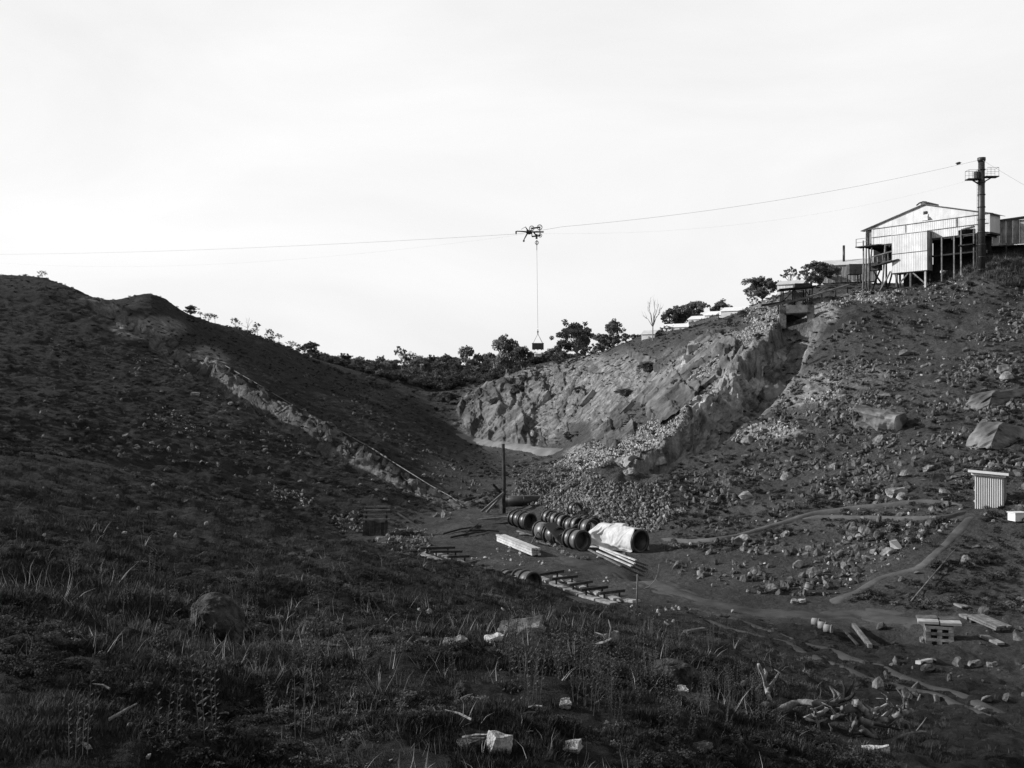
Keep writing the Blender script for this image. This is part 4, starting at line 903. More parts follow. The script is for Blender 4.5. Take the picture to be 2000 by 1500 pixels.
for sgn in (-1, 1):
    b = MB(); xm = LB / 2; e = xm + sgn * (xm + .45); ze = Z(18.46) - .1; zr = Z(20.47); v = []
    for (xx, zz) in ((xm, zr), (e, ze)):
        for yy in (-.25, DB + .2): v += [(xx, yy, zz), (xx, yy, zz - .05)]
    b.add(v, [(0, 2, 6, 4), (1, 5, 7, 3), (0, 4, 5, 1), (2, 3, 7, 6), (4, 6, 7, 5), (0, 1, 3, 2)]).build('roof', 'roof_iron', root)
    MB().beam((xm, -.27, zr - .02), (e, -.27, ze - .02), .05, .07).build('barge_board', 'grey_timber', root)
rv = MB(); rv.path([(LB / 2 - .75, -.35, Z(20.4)), (LB / 2 - .4, -.35, Z(20.62)), (LB / 2, -.35, Z(20.7)), (LB / 2 + .4, -.35, Z(20.62)), (LB / 2 + .75, -.35, Z(20.4))], .08, 6)
rv.box((LB / 2, DB / 2, Z(20.55)), (.9, DB, .22)); rv.build('ridge_vent', 'dark_iron', root)
# battens, small window, shutter
for (z0, y0) in ((17.41, -.09), (18.42, -.11), (16.45, -.07)): MB().box((LB / 2 + .3, y0, Z(z0)), (LB - 1.0, .03, .05)).build('batten', 'grey_timber', root)
x = lx(1808); MB().box((x, -.12, Z(19.45)), (.42, .06, .35)).build('vent_opening', 'dark_timber', root)
MB().add([(x + .3, -.08, Z(18.55)), (x + .85, -.08, Z(18.55)), (x + .35, -.3, Z(19.05)), (x + .3, -.06, Z(19.05))], [(0, 1, 2, 3), (0, 2, 1)]).build('shutter', 'weathered_shaded_iron', root)
MB().box((x - .05, -.11, Z(18.95)), (.75, .05, .7)).build('patch_sheet', 'whitewash', root)
for px in (1769, 1869): MB().box((lx(px), -.12, Z(17.9)), (.06, .05, .95)).build('downpipe', 'grey_timber', root)
# door and landing at the left end
MB().box((.6, .25, Z(17.35)), (.55, .05, 1.9)).build('door', 'weathered_shaded_iron', root)
for x in (.05, 1.0): MB().box((x, -.02, Z(17.45)), (.12, .12, 2.0)).build('door_post', 'galvanised_iron', root)
MB().box((.9, -.6, Z(16.34)), (3.0, 1.2, .12)).build('landing', 'dark_timber', root)
r = MB(); r.beam((-.5, -1.15, Z(16.4)), (-.5, -1.15, Z(17.3)), .06); r.beam((1.0, -1.15, Z(16.4)), (1.0, -1.15, Z(17.3)), .06); r.beam((-.5, -1.15, Z(17.28)), (1.0, -1.15, Z(17.28)), .05); r.beam((-.5, -1.15, Z(16.85)), (1.0, -1.15, Z(16.85)), .04); r.build('railing', 'grey_timber', root)
# floor, joists, dark panels for the shaded interior
MB().box((LB / 2, DB / 2, Z(16.33)), (LB, DB, .16)).build('floor', 'dark_timber', root)
for k in range(12): MB().box((.6 + k * 1.25, DB / 2, Z(16.16)), (.12, DB, .18)).build('joist', 'dark_timber', root)
MB().box((10.6, 2.2, Z(14.7)), (6.6, .1, 3.4)).build('lower_shade_back', 'dark_timber', root)  # dark panel stands in for the shade inside the right bay
MB().box((2.1, 2.2, Z(15.45)), (4.6, .1, 1.7)).build('lower_shade_back', 'dark_timber', root)  # same for the shaded space below the left of the front
MB().box((6.2, 1.6, Z(12.2)), (4.4, .1, 3.0)).build('hopper_shade_panel', 'dark_timber', root)  # added dark panel in place of the shade under the hopper
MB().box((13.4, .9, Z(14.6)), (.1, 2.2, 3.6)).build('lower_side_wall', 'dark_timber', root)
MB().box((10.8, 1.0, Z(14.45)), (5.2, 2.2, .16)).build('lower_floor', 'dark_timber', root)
for px, zb in ((1840, 12.4), (1864, 12.6), (1877.6, 13.2), (1902.5, 13.4)): MB().beam((lx(px), -.05, Z(zb) - 1.2), (lx(px), -.05, Z(16.42 if px < 1870 else 17.0)), .14).build('post', 'grey_timber', root)
MB().beam((lx(1877.6), -.06, Z(17.02)), (lx(1902.5), -.06, Z(17.25)), .14).build('lintel', 'grey_timber', root)
MB().box((lx(1890), -.3, Z(15.25)), (1.6, .5, .12)).build('shelf', 'dark_timber', root)
# hopper clad in white iron, standing forward of the front
h0, h1 = lx(1753.8) - .1, lx(1817.3) + .2
for k, (z0, z1) in enumerate(((12.8, 15.02), (15.0, 17.2))):
    for i in range(5):
        wq = (h1 - h0) / 5
        MB().sheet((h0 + i * wq, -1.12 - .015 * k + rng.uniform(-.006, .006), Z(z0)), (1, 0, 0), (0, 0, 1), wq - .01, z1 - z0, .2, .012).build('hopper_sheet', 'galvanised_iron', root)
hs = MB(); hs.box((h1 - .03, -.5, Z(15.0)), (.06, 1.2, 4.4)); hs.build('hopper_side', 'weathered_shaded_iron', root)  # darker iron puts the shade of this side into its colour
MB().box((h0 + .03, -.5, Z(15.0)), (.06, 1.2, 4.4)).build('hopper_side', 'galvanised_iron', root)
MB().box(((h0 + h1) / 2, -.5, Z(12.76)), (h1 - h0 + .1, 1.3, .12)).build('hopper_floor', 'dark_timber', root)
MB().box(((h0 + h1) / 2, -.55, Z(17.24)), (h1 - h0 + .15, 1.35, .08)).build('hopper_lid', 'roof_iron', root)
MB().box(((h0 + h1) / 2, -1.17, Z(15.01)), (h1 - h0, .03, .05)).build('batten', 'grey_timber', root)
for x, t in ((h0 + .5, 'grey_timber'), ((h0 + h1) / 2 + .1, 'grey_timber'), (h1 - .25, 'new_timber')): MB().beam((x, -1.0, Z(10.2)), (x, -1.0, Z(12.7)), .2).build('hopper_leg', t, root)
MB().beam((h0 + .55, -1.0, Z(11.3)), ((h0 + h1) / 2 - .2, -1.0, Z(12.65)), .14).build('brace', 'grey_timber', root)
MB().beam((h1 - .25, -1.0, Z(11.3)), ((h0 + h1) / 2 + .4, -1.0, Z(12.65)), .14).build('brace', 'grey_timber', root)
for x in (h0 + .3, h1 - .3): MB().beam((x, .1, Z(10.6)), (x, .1, Z(12.7)), .18).build('hopper_leg', 'dark_timber', root)
# poles under the left end and the sloping gantry
def wl(px, py, D): p = Vector(((px - 1000) / F * D, D, (750 - py) / F * D)); mi = (Matrix.Translation(root.location) @ root.rotation_euler.to_matrix().to_4x4()).inverted(); return mi @ p
for (a, b, D, D2, mt) in [((1686, 470), (1685.5, 570), 116.3, 115.5, 'grey_timber'), ((1692, 484), (1691, 567), 117, 116.5, 'grey_timber'), ((1697, 484), (1698, 566), 117, 116.3, 'dark_timber'), ((1703, 484), (1694, 568), 114.5, 115.3, 'grey_timber'),
                          ((1729, 478), (1722, 573), 113.5, 113, 'grey_timber'), ((1744, 515), (1755, 566), 112.8, 112, 'dark_timber'), ((1731, 480), (1731, 560), 114.5, 114, 'dark_timber'), ((1703, 525), (1724, 556), 114, 114, 'dark_timber'), ((1722, 520), (1706, 560), 115, 115, 'dark_timber'), ((1745, 520), (1735, 560), 114, 114, 'dark_timber'), ((1697, 505), (1697, 572), 114.2, 114.2, 'grey_timber'), ((1739, 530), (1722, 562), 113, 113, 'grey_timber')]:
    t = MB(); p, q = wl(*a, D), wl(*b, D2); t.path([p, p.lerp(q, .5) + Vector((rng.uniform(-.06, .06), 0, 0)), q + (q - p).normalized() * .6], [.09, .10, .11], 7); t.build('pole', mt, root, True)
g = [(1702, 502), (1755, 487)], [(1704, 519), (1755, 505)]
for (a, b) in g: MB().beam(wl(*a, 114), wl(*b, 112.4), .14).build('gantry_rail', 'grey_timber', root)
MB().beam(wl(1702, 521, 114), wl(1756, 507, 112.2), .9, .12).build('gantry_deck', 'dark_timber', root)
for k in range(6): u = k / 5; MB().beam(wl(1703 + 52 * u, 502 - 15 * u, 114 - 1.6 * u), wl(1704 + 51 * u, 519 - 14 * u, 114 - 1.6 * u), .1).build('gantry_post', 'grey_timber', root)
MB().box(tuple(wl(1709, 521, 114.2)), (1.3, 1.0, .9)).build('chute', 'dark_timber', root)

# annex
A0 = Vector(((1926 - 1000) / F * 108, 108, 0)); 
an = empty('annex_shed', (A0.x, A0.y, 14.4), R(-30), 'low corrugated annex right of the steel mast with stained grey panels', 'shed')
for i in range(8):
    w_ = .66; MB().sheet((i * w_, -.01 * (i % 2), .9), (1, 0, 0), (0, 0, 1), w_ - .01, 2.75 - .02 * i, .11, .014).build('sheet', 'galvanised_iron' if i < 2 else 'weathered_shaded_iron', an)
MB().box((2.7, .9, .45), (5.4, .1, .9)).build('footing', 'dark_timber', an)
MB().box((2.7, 1.0, .8), (5.4, 2, .1)).build('floor', 'dark_timber', an)
ro = MB(); ro.beam((.9, -.3, 3.6), (6.2, -.3, 4.0), .10, .12); ro.build('roof_edge', 'dark_iron', an)
MB().add([(-.1, -.25, 3.62), (6.2, -.25, 4.0), (6.2, 2.2, 4.1), (-.1, 2.2, 3.8), (-.1, -.25, 3.57), (6.2, -.25, 3.95), (6.2, 2.2, 4.05), (-.1, 2.2, 3.75)], [(0, 1, 2, 3), (7, 6, 5, 4), (0, 4, 5, 1), (1, 5, 6, 2), (2, 6, 7, 3), (3, 7, 4, 0)]).build('roof', 'roof_iron', an)
for x in (.1, 2.0, 3.9, 5.2): MB().beam((x, .05, -1.2), (x, .05, .9), .15).build('stump', 'dark_timber', an)
MB().box((5.9, .9, 2.2), (1.1, 1.6, 2.7)).build('dark_bay', 'dark_timber', an)

# steel mast of the cableway
mp_ = at(1917, 104.5)
zT = (750 - 307) / F * 104.5; zB = mp_.z - .4
mast = empty('cableway_mast', (mp_.x, mp_.y, zB), 0, 'tall dark riveted steel mast with service platform beside plant building', 'mast')
H = zT - zB
b = MB(); b.path([(0, 0, 0), (0, 0, H * .5), (0, 0, H * .97)], [.37, .35, .33], 16); b.build('tube', 'dark_iron', mast, True)
for k in range(9): MB().ring((0, 0, .8 + k * H / 9.6), (0, 0, 1), .40, .33, .10, 16).build('joint_band', 'dark_iron', mast, True)
b = MB(); b.path([(0, 0, H * .955), (0, 0, H * .975), (0, 0, H * .995)], [.33, .42, .42], 16); b.build('cap', 'dark_iron', mast, True)
zp = (750 - 348) / F * 104.5 - zB
for sx, l, dz in ((-1, 1.35, -.14), (1, 1.45, .12)):
    MB().box((sx * (l / 2 + .25), 0, zp + dz), (l, .9, .10)).build('platform', 'dark_timber', mast)
    MB().beam((sx * .3, 0, zp + dz - .5), (sx * (l * .75), 0, zp + dz - .05), .12).build('bracket', 'dark_iron', mast)
    r = MB()
    for yy in (-.43, .43):
        for xx in (l * .35 + .3, l + .2): r.tube((sx * xx, yy, zp + dz), (sx * xx, yy, zp + dz + .95), .022, nseg=5)
        r.tube((sx * .4, yy, zp + dz + .95), (sx * (l + .2), yy, zp + dz + .95), .02, nseg=5); r.tube((sx * .4, yy, zp + dz + .5), (sx * (l + .2), yy, zp + dz + .5), .015, nseg=5)
    r.tube((sx * (l + .2), -.43, zp + dz + .95), (sx * (l + .2), .43, zp + dz + .95), .02, nseg=5); r.build('railing', 'weathered_shaded_iron', mast)
MB().box((-.55, 0, zp + .35), (.4, .45, .7)).build('winch_box', 'dark_iron', mast)
b = MB()
for xx in (-.12, .12): b.tube((-.42, xx, .2), (-.42, xx, zp), .018, nseg=4)
for k in range(26): b.tube((-.42, -.12, .4 + k * zp / 27), (-.42, .12, .4 + k * zp / 27), .014, nseg=4)
b.build('ladder', 'dark_iron', mast)

# ------------------------------------------------------------------ cableway
DC = 96.0
def wp(px, py, D): return Vector(((px - 1000) / F * D, D, (750 - py) / F * D))
trx = wp(1045, 448, DC)
MT = Vector((mp_.x, mp_.y, zT - .25))
def cable(name, pts, r, label, parent=None):
    b = MB(); b.path(pts, r, 6); return b.build(name, 'cable_steel', parent, True, label=label, cat='cable')
def sag(a, b, s_, k=24): return [a.lerp(b, i / k) - Vector((0, 0, s_ * 4 * (i / k) * (1 - i / k))) for i in range(k + 1)]
far_l = wp(-60, 497, 150)
cable('track_cable', sag(far_l, wp(1016, 456.5, DC + .4), .5) + sag(wp(1060, 446, DC), MT, .9)[1:], .011, 'main carrying cable strung across the valley to the steel mast')
cable('hauling_rope', sag(far_l + Vector((0, 0, -.9)), wp(1012, 459, DC), 1.9) + [wp(1062, 456, DC)] + sag(wp(1064, 456, DC), MT - Vector((0, .3, 1.9)), 1.7)[1:], .003, 'thin hauling rope sagging below the main cable')
gz = wp(2030, 378, 92); cable('guy_rope', sag(MT, gz, .05, 6), .014, 'guy rope from the mast top down past the right edge')
# cable marker block
k0 = wp(1873, 315, 100); mk = empty('cable_marker', k0, 0, 'small dark block clamped on the cable left of the mast top', 'clamp')
kk = MT.lerp(wp(1060, 446, DC), .057); mk.location = kk + Vector((0, 0, -.12))
b = MB(); b.box((0, 0, .1), (.42, .18, .26), Euler((0, R(-14), 0)).to_matrix()); bevel(b.build('block', 'dark_iron', mk), .04); MB().tube((-.3, 0, .1), (.3, 0, .18), .04).build('bolt', 'dark_iron', mk)
# carriage
ct = empty('cableway_carriage', trx, 0, 'wheeled cable carriage with rope carrier arms riding the aerial cable', 'carriage')
s1 = DC / F
def cl(px, py, dy=0): return Vector(((px - 1045) * s1, dy, (448 - py) * s1))
def wheel(px, py, rpx, dy=0):
    r_ = rpx * s1; w_ = MB(); w_.ring(cl(px, py, dy), (0, 1, 0), r_, r_ * .80, .10, 24)
    o = w_.build('wheel', 'dark_iron', ct, True); h_ = MB(); h_.tube(cl(px, py, dy - .09), cl(px, py, dy + .09), r_ * .25, nseg=10)
    for q in range(6): t = q * math.pi / 3 + .3; h_.beam(cl(px, py, dy), cl(px, py, dy) + Vector((math.cos(t), 0, math.sin(t))) * r_ * .82, .03)
    h_.build('spokes', 'dark_iron', o)
wheel(1038.5, 446, 5.2); wheel(1054, 444, 5.4); wheel(1055, 460, 3.8); 
fr = MB()
for dy in (-.14, .14):
    for a, b_ in (((1038.5, 446), (1054, 444)), ((1038.5, 446), (1039, 462)), ((1054, 444), (1055, 460)), ((1039, 462), (1055, 460)), ((1039, 453), (1062, 453)), ((1042, 453), (1048, 461))): fr.beam(cl(*a, dy), cl(*b_, dy), .07, .10)
fr.build('frame', 'dark_iron', ct)
MB().box(tuple(cl(1048, 462)), (.2, .3, .45)).build('hanger', 'dark_iron', ct)
ra = MB(); ra.path([cl(1039, 455), cl(1034, 454), cl(1030, 453)], [.10, .22, .18], 8); ra.path([cl(1032, 453), cl(1020, 452), cl(1009, 451.5)], [.08, .06, .05], 6)
ra.path([cl(1030, 456), cl(1026, 463), cl(1023, 469)], [.08, .06, .05], 6); ra.path([cl(1031, 450), cl(1028, 446), cl(1026.5, 443)], [.08, .05, .04], 6); ra.path([cl(1026.5, 443), cl(1018, 448)], [.02, .02], 5); ra.build('carrier_arm', 'dark_iron', ct)
for p_ in ((1008, 453, 1.7), (1023, 470.5, 2.0), (1031, 453, 4.0)): MB().ring(cl(p_[0], p_[1]), (0, 1, 0), p_[2] * s1, p_[2] * s1 * .3, .16, 12).build('sheave', 'dark_iron', ct, True)
MB().box(tuple(cl(1008, 455)), (.12, .12, .25)).build('buffer', 'dark_iron', ct)
# hook block and hoist rope
hb = empty('hook_block', trx + cl(1048.5, 474), 0, 'round sheave block hanging directly under the cable carriage', 'pulley block')
MB().ring((0, 0, .0), (0, 1, 0), .19, .14, .10, 18).build('sheave', 'dark_iron', hb, True); MB().box((0, 0, 0), (.09, .14, .5)).build('cheek', 'dark_iron', hb); MB().tube((0, 0, -.2), (0, 0, -.75), .03, .03, 6).build('shackle', 'dark_iron', hb)
hr = MB(); top = trx + cl(1048.5, 486); bot = wp(1050.5, 641, DC); hr.path([top, top.lerp(bot, .5), bot], .014, 5); hr.build('hoist_rope', 'cable_steel', label='vertical hoist rope between the carriage and the hanging skip', cat='rope')
sk = empty('hanging_skip', wp(1050.5, 683, DC), 0, 'dark rectangular skip hanging from the cable by a two leg sling', 'skip')
W2 = 10.6 * s1
b = MB()
for (c_, sz) in (((0, -.38, .32), (2 * W2, .05, .56)), ((0, .38, .32), (2 * W2, .05, .56)), ((-W2 + .03, 0, .32), (.05, .76, .56)), ((W2 - .03, 0, .32), (.05, .76, .56)), ((0, 0, .06), (2 * W2, .76, .06))): b.box(c_, sz)
b.build('body', 'dark_iron', sk)
for x_ in (-W2, -W2 * .35, W2 * .35, W2): MB().box((x_, 0, .32), (.06, .86, .62)).build('rib', 'dark_iron', sk) if abs(x_) > W2 * .9 else MB().box((x_, -.42, .3), (.06, .04, .56)).build('rib', 'dark_iron', sk)
for x_ in (-W2 * .7, 0, W2 * .7): MB().box((x_, 0, .0), (.10, .7, .07)).build('runner', 'dark_timber', sk)
MB().box((0, 0, .62), (2 * W2 + .1, .84, .05)).build('rim', 'dark_iron', sk)
hz_ = (683 - 652) * s1
for x_ in (-1, 1):
    for y_ in (-.36, .36): MB().tube((x_ * (W2 - .05), y_, .6), (0, 0, hz_), .022, .022, 5).build('sling_leg', 'cable_steel', sk)
b = MB(); b.tube((0, 0, hz_ - .05), (0, 0, (683 - 641) * s1 - .1), .05, .03, 6); b.ring((0, 0, hz_ + .2), (0, 1, 0), .09, .05, .05, 10); b.build('hook', 'dark_iron', sk)

# ------------------------------------------------------------------ sheds along the hilltop
def shed(name, px0, px1, ytop, yeave, ybase, D, depth, label, rz=0, mat='galvanised_iron', roofm='roof_iron', nsheet=None, cat='shed', window=None):
    sc_ = D / F; L_ = (px1 - px0) * sc_ / math.cos(rz); p = Vector(((px0 - 1000) * sc_, D, (750 - ybase) * sc_)); r = empty(name, p, rz, label, cat)
    he = (ybase - yeave) * sc_; hr_ = (ybase - ytop) * sc_
    k = nsheet or max(3, int(L_ / .9)); w_ = L_ / k
    for i in range(k): MB().sheet((i * w_, rng.uniform(-.008, .008), -.3), (1, 0, 0), (0, 0, 1), w_ - .008, he + .3, .2, .012).build('sheet', mat, r)
    MB().box((L_ / 2, depth, he / 2), (L_, .05, he)).build('back_wall', mat, r)
    for x_ in (0.02, L_ - .02):
        MB().add([(x_ - .02, 0.03, -.3), (x_ - .02, depth, -.3), (x_ - .02, depth, he), (x_ - .02, depth / 2, hr_ - .03), (x_ - .02, 0.03, he)] + [(x_ + .02, 0.03, -.3), (x_ + .02, depth, -.3), (x_ + .02, depth, he), (x_ + .02, depth / 2, hr_ - .03), (x_ + .02, 0.03, he)], [(0, 1, 2, 3, 4), (9, 8, 7, 6, 5), (0, 5, 6, 1), (1, 6, 7, 2), (2, 7, 8, 3), (3, 8, 9, 4), (4, 9, 5, 0)]).build('end_wall', mat, r)
    for s0, s1_ in ((-.15, depth / 2), (depth / 2, depth + .15)):
        z0 = he - .05 if s0 < 0 else hr_; z1 = hr_ if s0 < 0 else he - .05
        MB().add([(-.15, s0, z0), (L_ + .15, s0, z0), (L_ + .15, s1_, z1), (-.15, s1_, z1), (-.15, s0, z0 + .06), (L_ + .15, s0, z0 + .06), (L_ + .15, s1_, z1 + .06), (-.15, s1_, z1 + .06)], [(3, 2, 1, 0), (4, 5, 6, 7), (0, 1, 5, 4), (1, 2, 6, 5), (2, 3, 7, 6), (3, 0, 4, 7)]).build('roof', roofm, r)
    if window: x_ = L_ * window; MB().box((x_, -.03, he * .6), (.5, .08, he * .4)).build('window', 'dark_timber', r)
    return r, L_, he, hr_, sc_
r, L_, he, hr_, sc_ = shed('long_iron_shed', 1605, 1694, 506, 519, 549, 142, 5, 'long low iron shed with stained walls and black flue left of plant building', R(-24), 'weathered_shaded_iron', window=.3)
b = MB(); b.tube((L_ * .40, 1.6, he + .1), (L_ * .40, 1.6, he + 3.0), .17, nseg=10); b.build('flue', 'dark_iron', r, True)
tp = wp(1668, 541, 132); tk = empty('water_tank', tp, 0, 'grey square tank on legs before the long iron shed', 'tank')
bevel(MB().box((0, 0, 1.0), (1.7, 1.4, 1.4)).build('body', 'cast_iron', tk), .05)
for x_ in (-.7, .7):
    for y_ in (-.5, .5): MB().beam((x_, y_, -.9), (x_, y_, .3), .12).build('leg', 'dark_timber', tk)
for x_ in (-.86, 0, .86): MB().box((x_, -.72, 1.0), (.05, .05, 1.42)).build('stiffener', 'cast_iron', tk)
shed('white_shed', 1344, 1378, 617, 624, 642, 176, 3.5, 'white shed lowest of three stepping up behind the paling fence', R(-35), 'whitewash', 'whitewash')
shed('white_shed', 1376, 1411, 608, 616, 634, 172, 3.5, 'middle one of three white sheds stepping up the skyline', R(-35), 'whitewash', 'whitewash')
shed('white_shed', 1408, 1444, 600, 608, 626, 168, 3.5, 'highest of three white sheds stepping up the skyline', R(-35), 'whitewash', 'whitewash')
shed('low_white_shed', 1292, 1345, 633, 640, 655, 178, 3, 'low white roof stepping down left of the three white sheds', R(-35), 'whitewash', 'whitewash')
shed('small_white_hut', 1253, 1276, 645, 653, 665, 172, 3, 'small white hut with pale roof beside the bare dead tree', R(-30), 'whitewash', 'roof_iron', nsheet=3)
shed('far_white_hut', 821, 829, 711, 712.5, 720, 300, 1.2, 'tiny white hut among the trees on the far plain', 0, 'whitewash', 'roof_iron', nsheet=2)
shed('white_fenced_hut', 1518, 1560, 548, 556, 578, 135, 3, 'white walled shed glimpsed behind the timber loading stage', R(-30), 'whitewash', 'roof_iron')
shed('distant_flat_shed', 1045, 1060, 690, 691, 697, 255, 3, 'small flat pale shed just under the hanging skip', 0, 'whitewash', 'roof_iron', nsheet=2)
# paling fence
fa, fb = at(1346, 166), at(1404, 160); fe = empty('paling_fence', fa, 0, 'dark paling fence in front of the stepped white sheds', 'fence')
npal = 46
for i in range(npal):
    t = i / (npal - 1); p = fa.lerp(fb, t); p.z = zat(p.x, p.y); q = p - fa; hh = 1.25 + rng.uniform(-.12, .12)
    MB().box((q.x, q.y, q.z + hh / 2 - .1), (.085, .03, hh)).build('paling', 'dark_timber', fe)
for dz in (.35, .95): 
    b = MB(); b.path([(fa.lerp(fb, k / 8) - fa) * 1 + Vector((0, .05, zat(*fa.lerp(fb, k / 8).to_2d()) - fa.lerp(fb, k / 8).z + dz)) for k in range(9)], .035, 4); b.build('rail', 'dark_timber', fe)
# loading stage over the right trench
sp_ = at(1555, 111); st_ = empty('loading_stage', (sp_.x, sp_.y, (750 - 588) / F * 111), R(-8), 'roofed timber loading stage at the head of the right trench', 'stage')
for x_ in (-1.6, -.3, .9, 1.6):
    for y_ in (-.8, .9): MB().beam((x_, y_, -.9), (x_ + .05, y_, 1.35), .13).build('post', 'dark_timber', st_)
MB().box((0, 0, 1.42), (4.0, 2.4, .14), Euler((0, R(-5), 0)).to_matrix()).build('roof', 'dark_timber', st_)
MB().box((.7, 0, 1.75), (1.9, 1.6, .4)).build('hopper', 'dark_timber', st_)
for a, b_ in (((-1.6, -.8, -.1), (-.3, -.8, 1.2)), ((.9, -.8, -.1), (-.3, -.8, 1.2)), ((1.6, -.8, 0), (.9, -.8, 1.2))): MB().beam(a, b_, .10).build('brace', 'dark_timber', st_)
MB().box((.5, .9, .6), (1.4, .08, .9)).build('back_panel', 'grey_timber', st_)
MB().beam((-4.0, -1.0, -.55), (.6, -1.0, .1), .9, .22).build('apron', 'dark_timber', st_)
# launder carried from the stage up to the building
b = empty('timber_launder', wp(1500, 599, 108), 0, 'long pale timber launder running from trench head up to plant building', 'launder'); p0 = b.location.copy()
MB().beam((0, 0, 0), wp(1580, 580, 108) - p0, .3, .22).build('trough', 'grey_timber', b); MB().beam(wp(1580, 580, 108) - p0, wp(1658, 556.5, 112) - p0, .28, .2).build('trough', 'grey_timber', b)
for px, py, D in ((1520, 596, 108), (1548, 590, 108), (1577, 583, 108), (1605, 575, 109.5), (1632, 567, 111), (1655, 560, 112)):
    q = wp(px, py, D) - p0; MB().beam(q, q + Vector((0, 0, -1.0)), .12).build('trestle_leg', 'dark_timber', b)
# lintel wall with dark opening in the head of the trench
hw = empty('trench_headwall', wp(1556, 640, 105), R(-14), 'stone headwall with black square opening at top of right trench', 'opening')
for x_ in (-1.45, 1.45): MB().box((x_, 0, .6), (.7, .9, 3.6)).build('pier', 'grey_timber' if x_ < 0 else 'pale_concrete', hw)
MB().box((0, 0, 1.95), (3.6, .9, .9)).build('lintel', 'pale_concrete', hw); MB().box((0, 1.6, .3), (2.4, .1, 3.2)).build('back_wall', 'dark_timber', hw)
for x_ in (-1.15, 1.15): MB().box((x_, 1.05, .3), (.08, 1.1, 3.2)).build('jamb', 'dark_timber', hw)
MB().beam((-1.3, -.5, 1.45), (1.4, -.5, 1.55), .14).build('crossbeam', 'dark_timber', hw); MB().beam((-1.2, -.45, -.1), (1.3, -.45, 0), .12).build('crossbeam', 'dark_timber', hw)

# ------------------------------------------------------------------ privy
pp = hit(1932, 992); sc_ = pp.y / F
pv = empty('privy', (pp.x, pp.y, pp.z), R(-33), 'small white corrugated iron privy beside the hillside footpath', 'privy')
pw, ph = 50 * sc_, 66 * sc_
b = MB(); b.sheet((-pw / 2, 0, -.1), (1, 0, 0), (0, 0, 1), pw, ph, pw / 13, .035, th=.02); b.build('front_wall', 'galvanised_iron', pv)
for x_ in (-pw / 2, pw / 2 ): b = MB(); b.sheet((x_, .03, -.1), (0, 1, 0), (0, 0, 1), 1.2, ph - .02, .1, .02, nrm=(1 if x_ > 0 else -1, 0, 0)); b.build('side_wall', 'weathered_shaded_iron', pv)
MB().box((0, 1.22, ph / 2 - .1), (pw, .04, ph - .2)).build('back_wall', 'weathered_shaded_iron', pv)
MB().beam((-pw / 2 - .18, -.10, ph - .02), (pw / 2 + .12, -.10, ph - .10), .07, .10).build('eave_board', 'whitewash', pv)
b = MB(); b.sheet((-pw / 2 - .3, -.22, ph + .12), (1, 0, -.05), (0, 1, -.18), pw + .52, 1.7, .1, .02); b.build('roof', 'galvanised_iron', pv)
MB().beam((-pw / 2 - .32, -.26, ph + .15), (pw / 2 + .28, -.26, ph + .04), .06, .13).build('fascia', 'whitewash', pv)
for i in range(12): MB().box((-pw / 2 + .1 + i * (pw - .2) / 11, -.14, ph + .03 - i * .006), (.045, .05, .10)).build('spacer', 'whitewash', pv)

# ------------------------------------------------------------------ valley floor: pipes
E = Vector((.60, -.80, 0)); Fd = Vector((.80, .60, 0))
def gz_(p, dz=0): return Vector((p.x, p.y, zat(p.x, p.y) + dz))
def pipe(px, D, L_, R_, label, mat='pipe_coating', axis=E, fl=True, name='pipe_section', lift=0, solid=False, group=None, cat='pipe', ydir=0):
    p = at(px, D); o = empty(name, (p.x, p.y, p.z + lift), math.atan2(axis.y, axis.x) + (rng.uniform(-.13, .13) if L_ < 2 else 0), label, cat, group); R_ *= rng.uniform(.95, 1.04) if L_ < 2 else 1
    MB().ring((0, 0, R_), (1, 0, 0), R_, R_ * .90, L_, 32).build('barrel', mat, o, True).data.polygons.foreach_set('use_smooth', [True] * 128)
    if fl:
        for s_ in (-1, 1): MB().ring((s_ * (L_ / 2 - .03), 0, R_), (1, 0, 0), R_ * 1.13, R_ * .88, .09, 32).build('flange', 'dark_iron', o, True)
    if solid: MB().tube((-L_ * .2, 0, R_), (-L_ * .15, 0, R_), R_ * .91, nseg=24).build('end_plate', 'dark_iron', o)
    return o
G3 = 'flanged pipe sections in the back row'
for i, px in enumerate((1073, 1087, 1101, 1115, 1128)):
    pipe(px, 65.0 - i * .58, .52, .47, ['short flanged pipe section at the left end of the back row', 'second flanged pipe section from the left in back row', 'middle flanged pipe section of the back row', 'fourth flanged pipe section from the left in back row', 'right end flanged pipe section of the back row'][i], group=G3, solid=i == 4)
pipe(1143, 63.4, .5, .46, 'left one of two flanged pipe sections behind the canvas'); pipe(1157, 62.7, .5, .46, 'right one of two flanged pipe sections behind the canvas'); pipe(1122, 66.4, .5, .42, 'dark flanged ring behind the back row of pipes', mat='cast_iron')
pipe(1063, 60.6, 1.0, .52, 'broad plain pipe section left of the leaning dark board'); pipe(1082, 59.4, .9, .50, 'dark pipe section under the leaning dark board', mat='cast_iron')
pipe(1117, 58.0, .5, .53, 'flanged pipe section second from the front before the canvas'); pipe(1131, 57.2, .7, .55, 'large flanged pipe with open dark end nearest the track', solid=True)
pipe(1008, 66.2, .6, .46, 'dark flanged pipe section left in the shadow', mat='cast_iron'); pipe(1017, 65.2, .6, .5, 'middle dark flanged pipe section in the shadow', mat='cast_iron'); pipe(1029, 64.2, .7, .52, 'dark pipe with bright rimmed end in the shadow', mat='cast_iron', solid=True)
pipe(1150, 61.2, .7, .55, 'pipe section just left of the canvas cover'); big = pipe(1212, 58.0, 3.4, .62, 'long large pipe lying under the white canvas cover', mat='dark_iron', name='covered_pipe', solid=True)
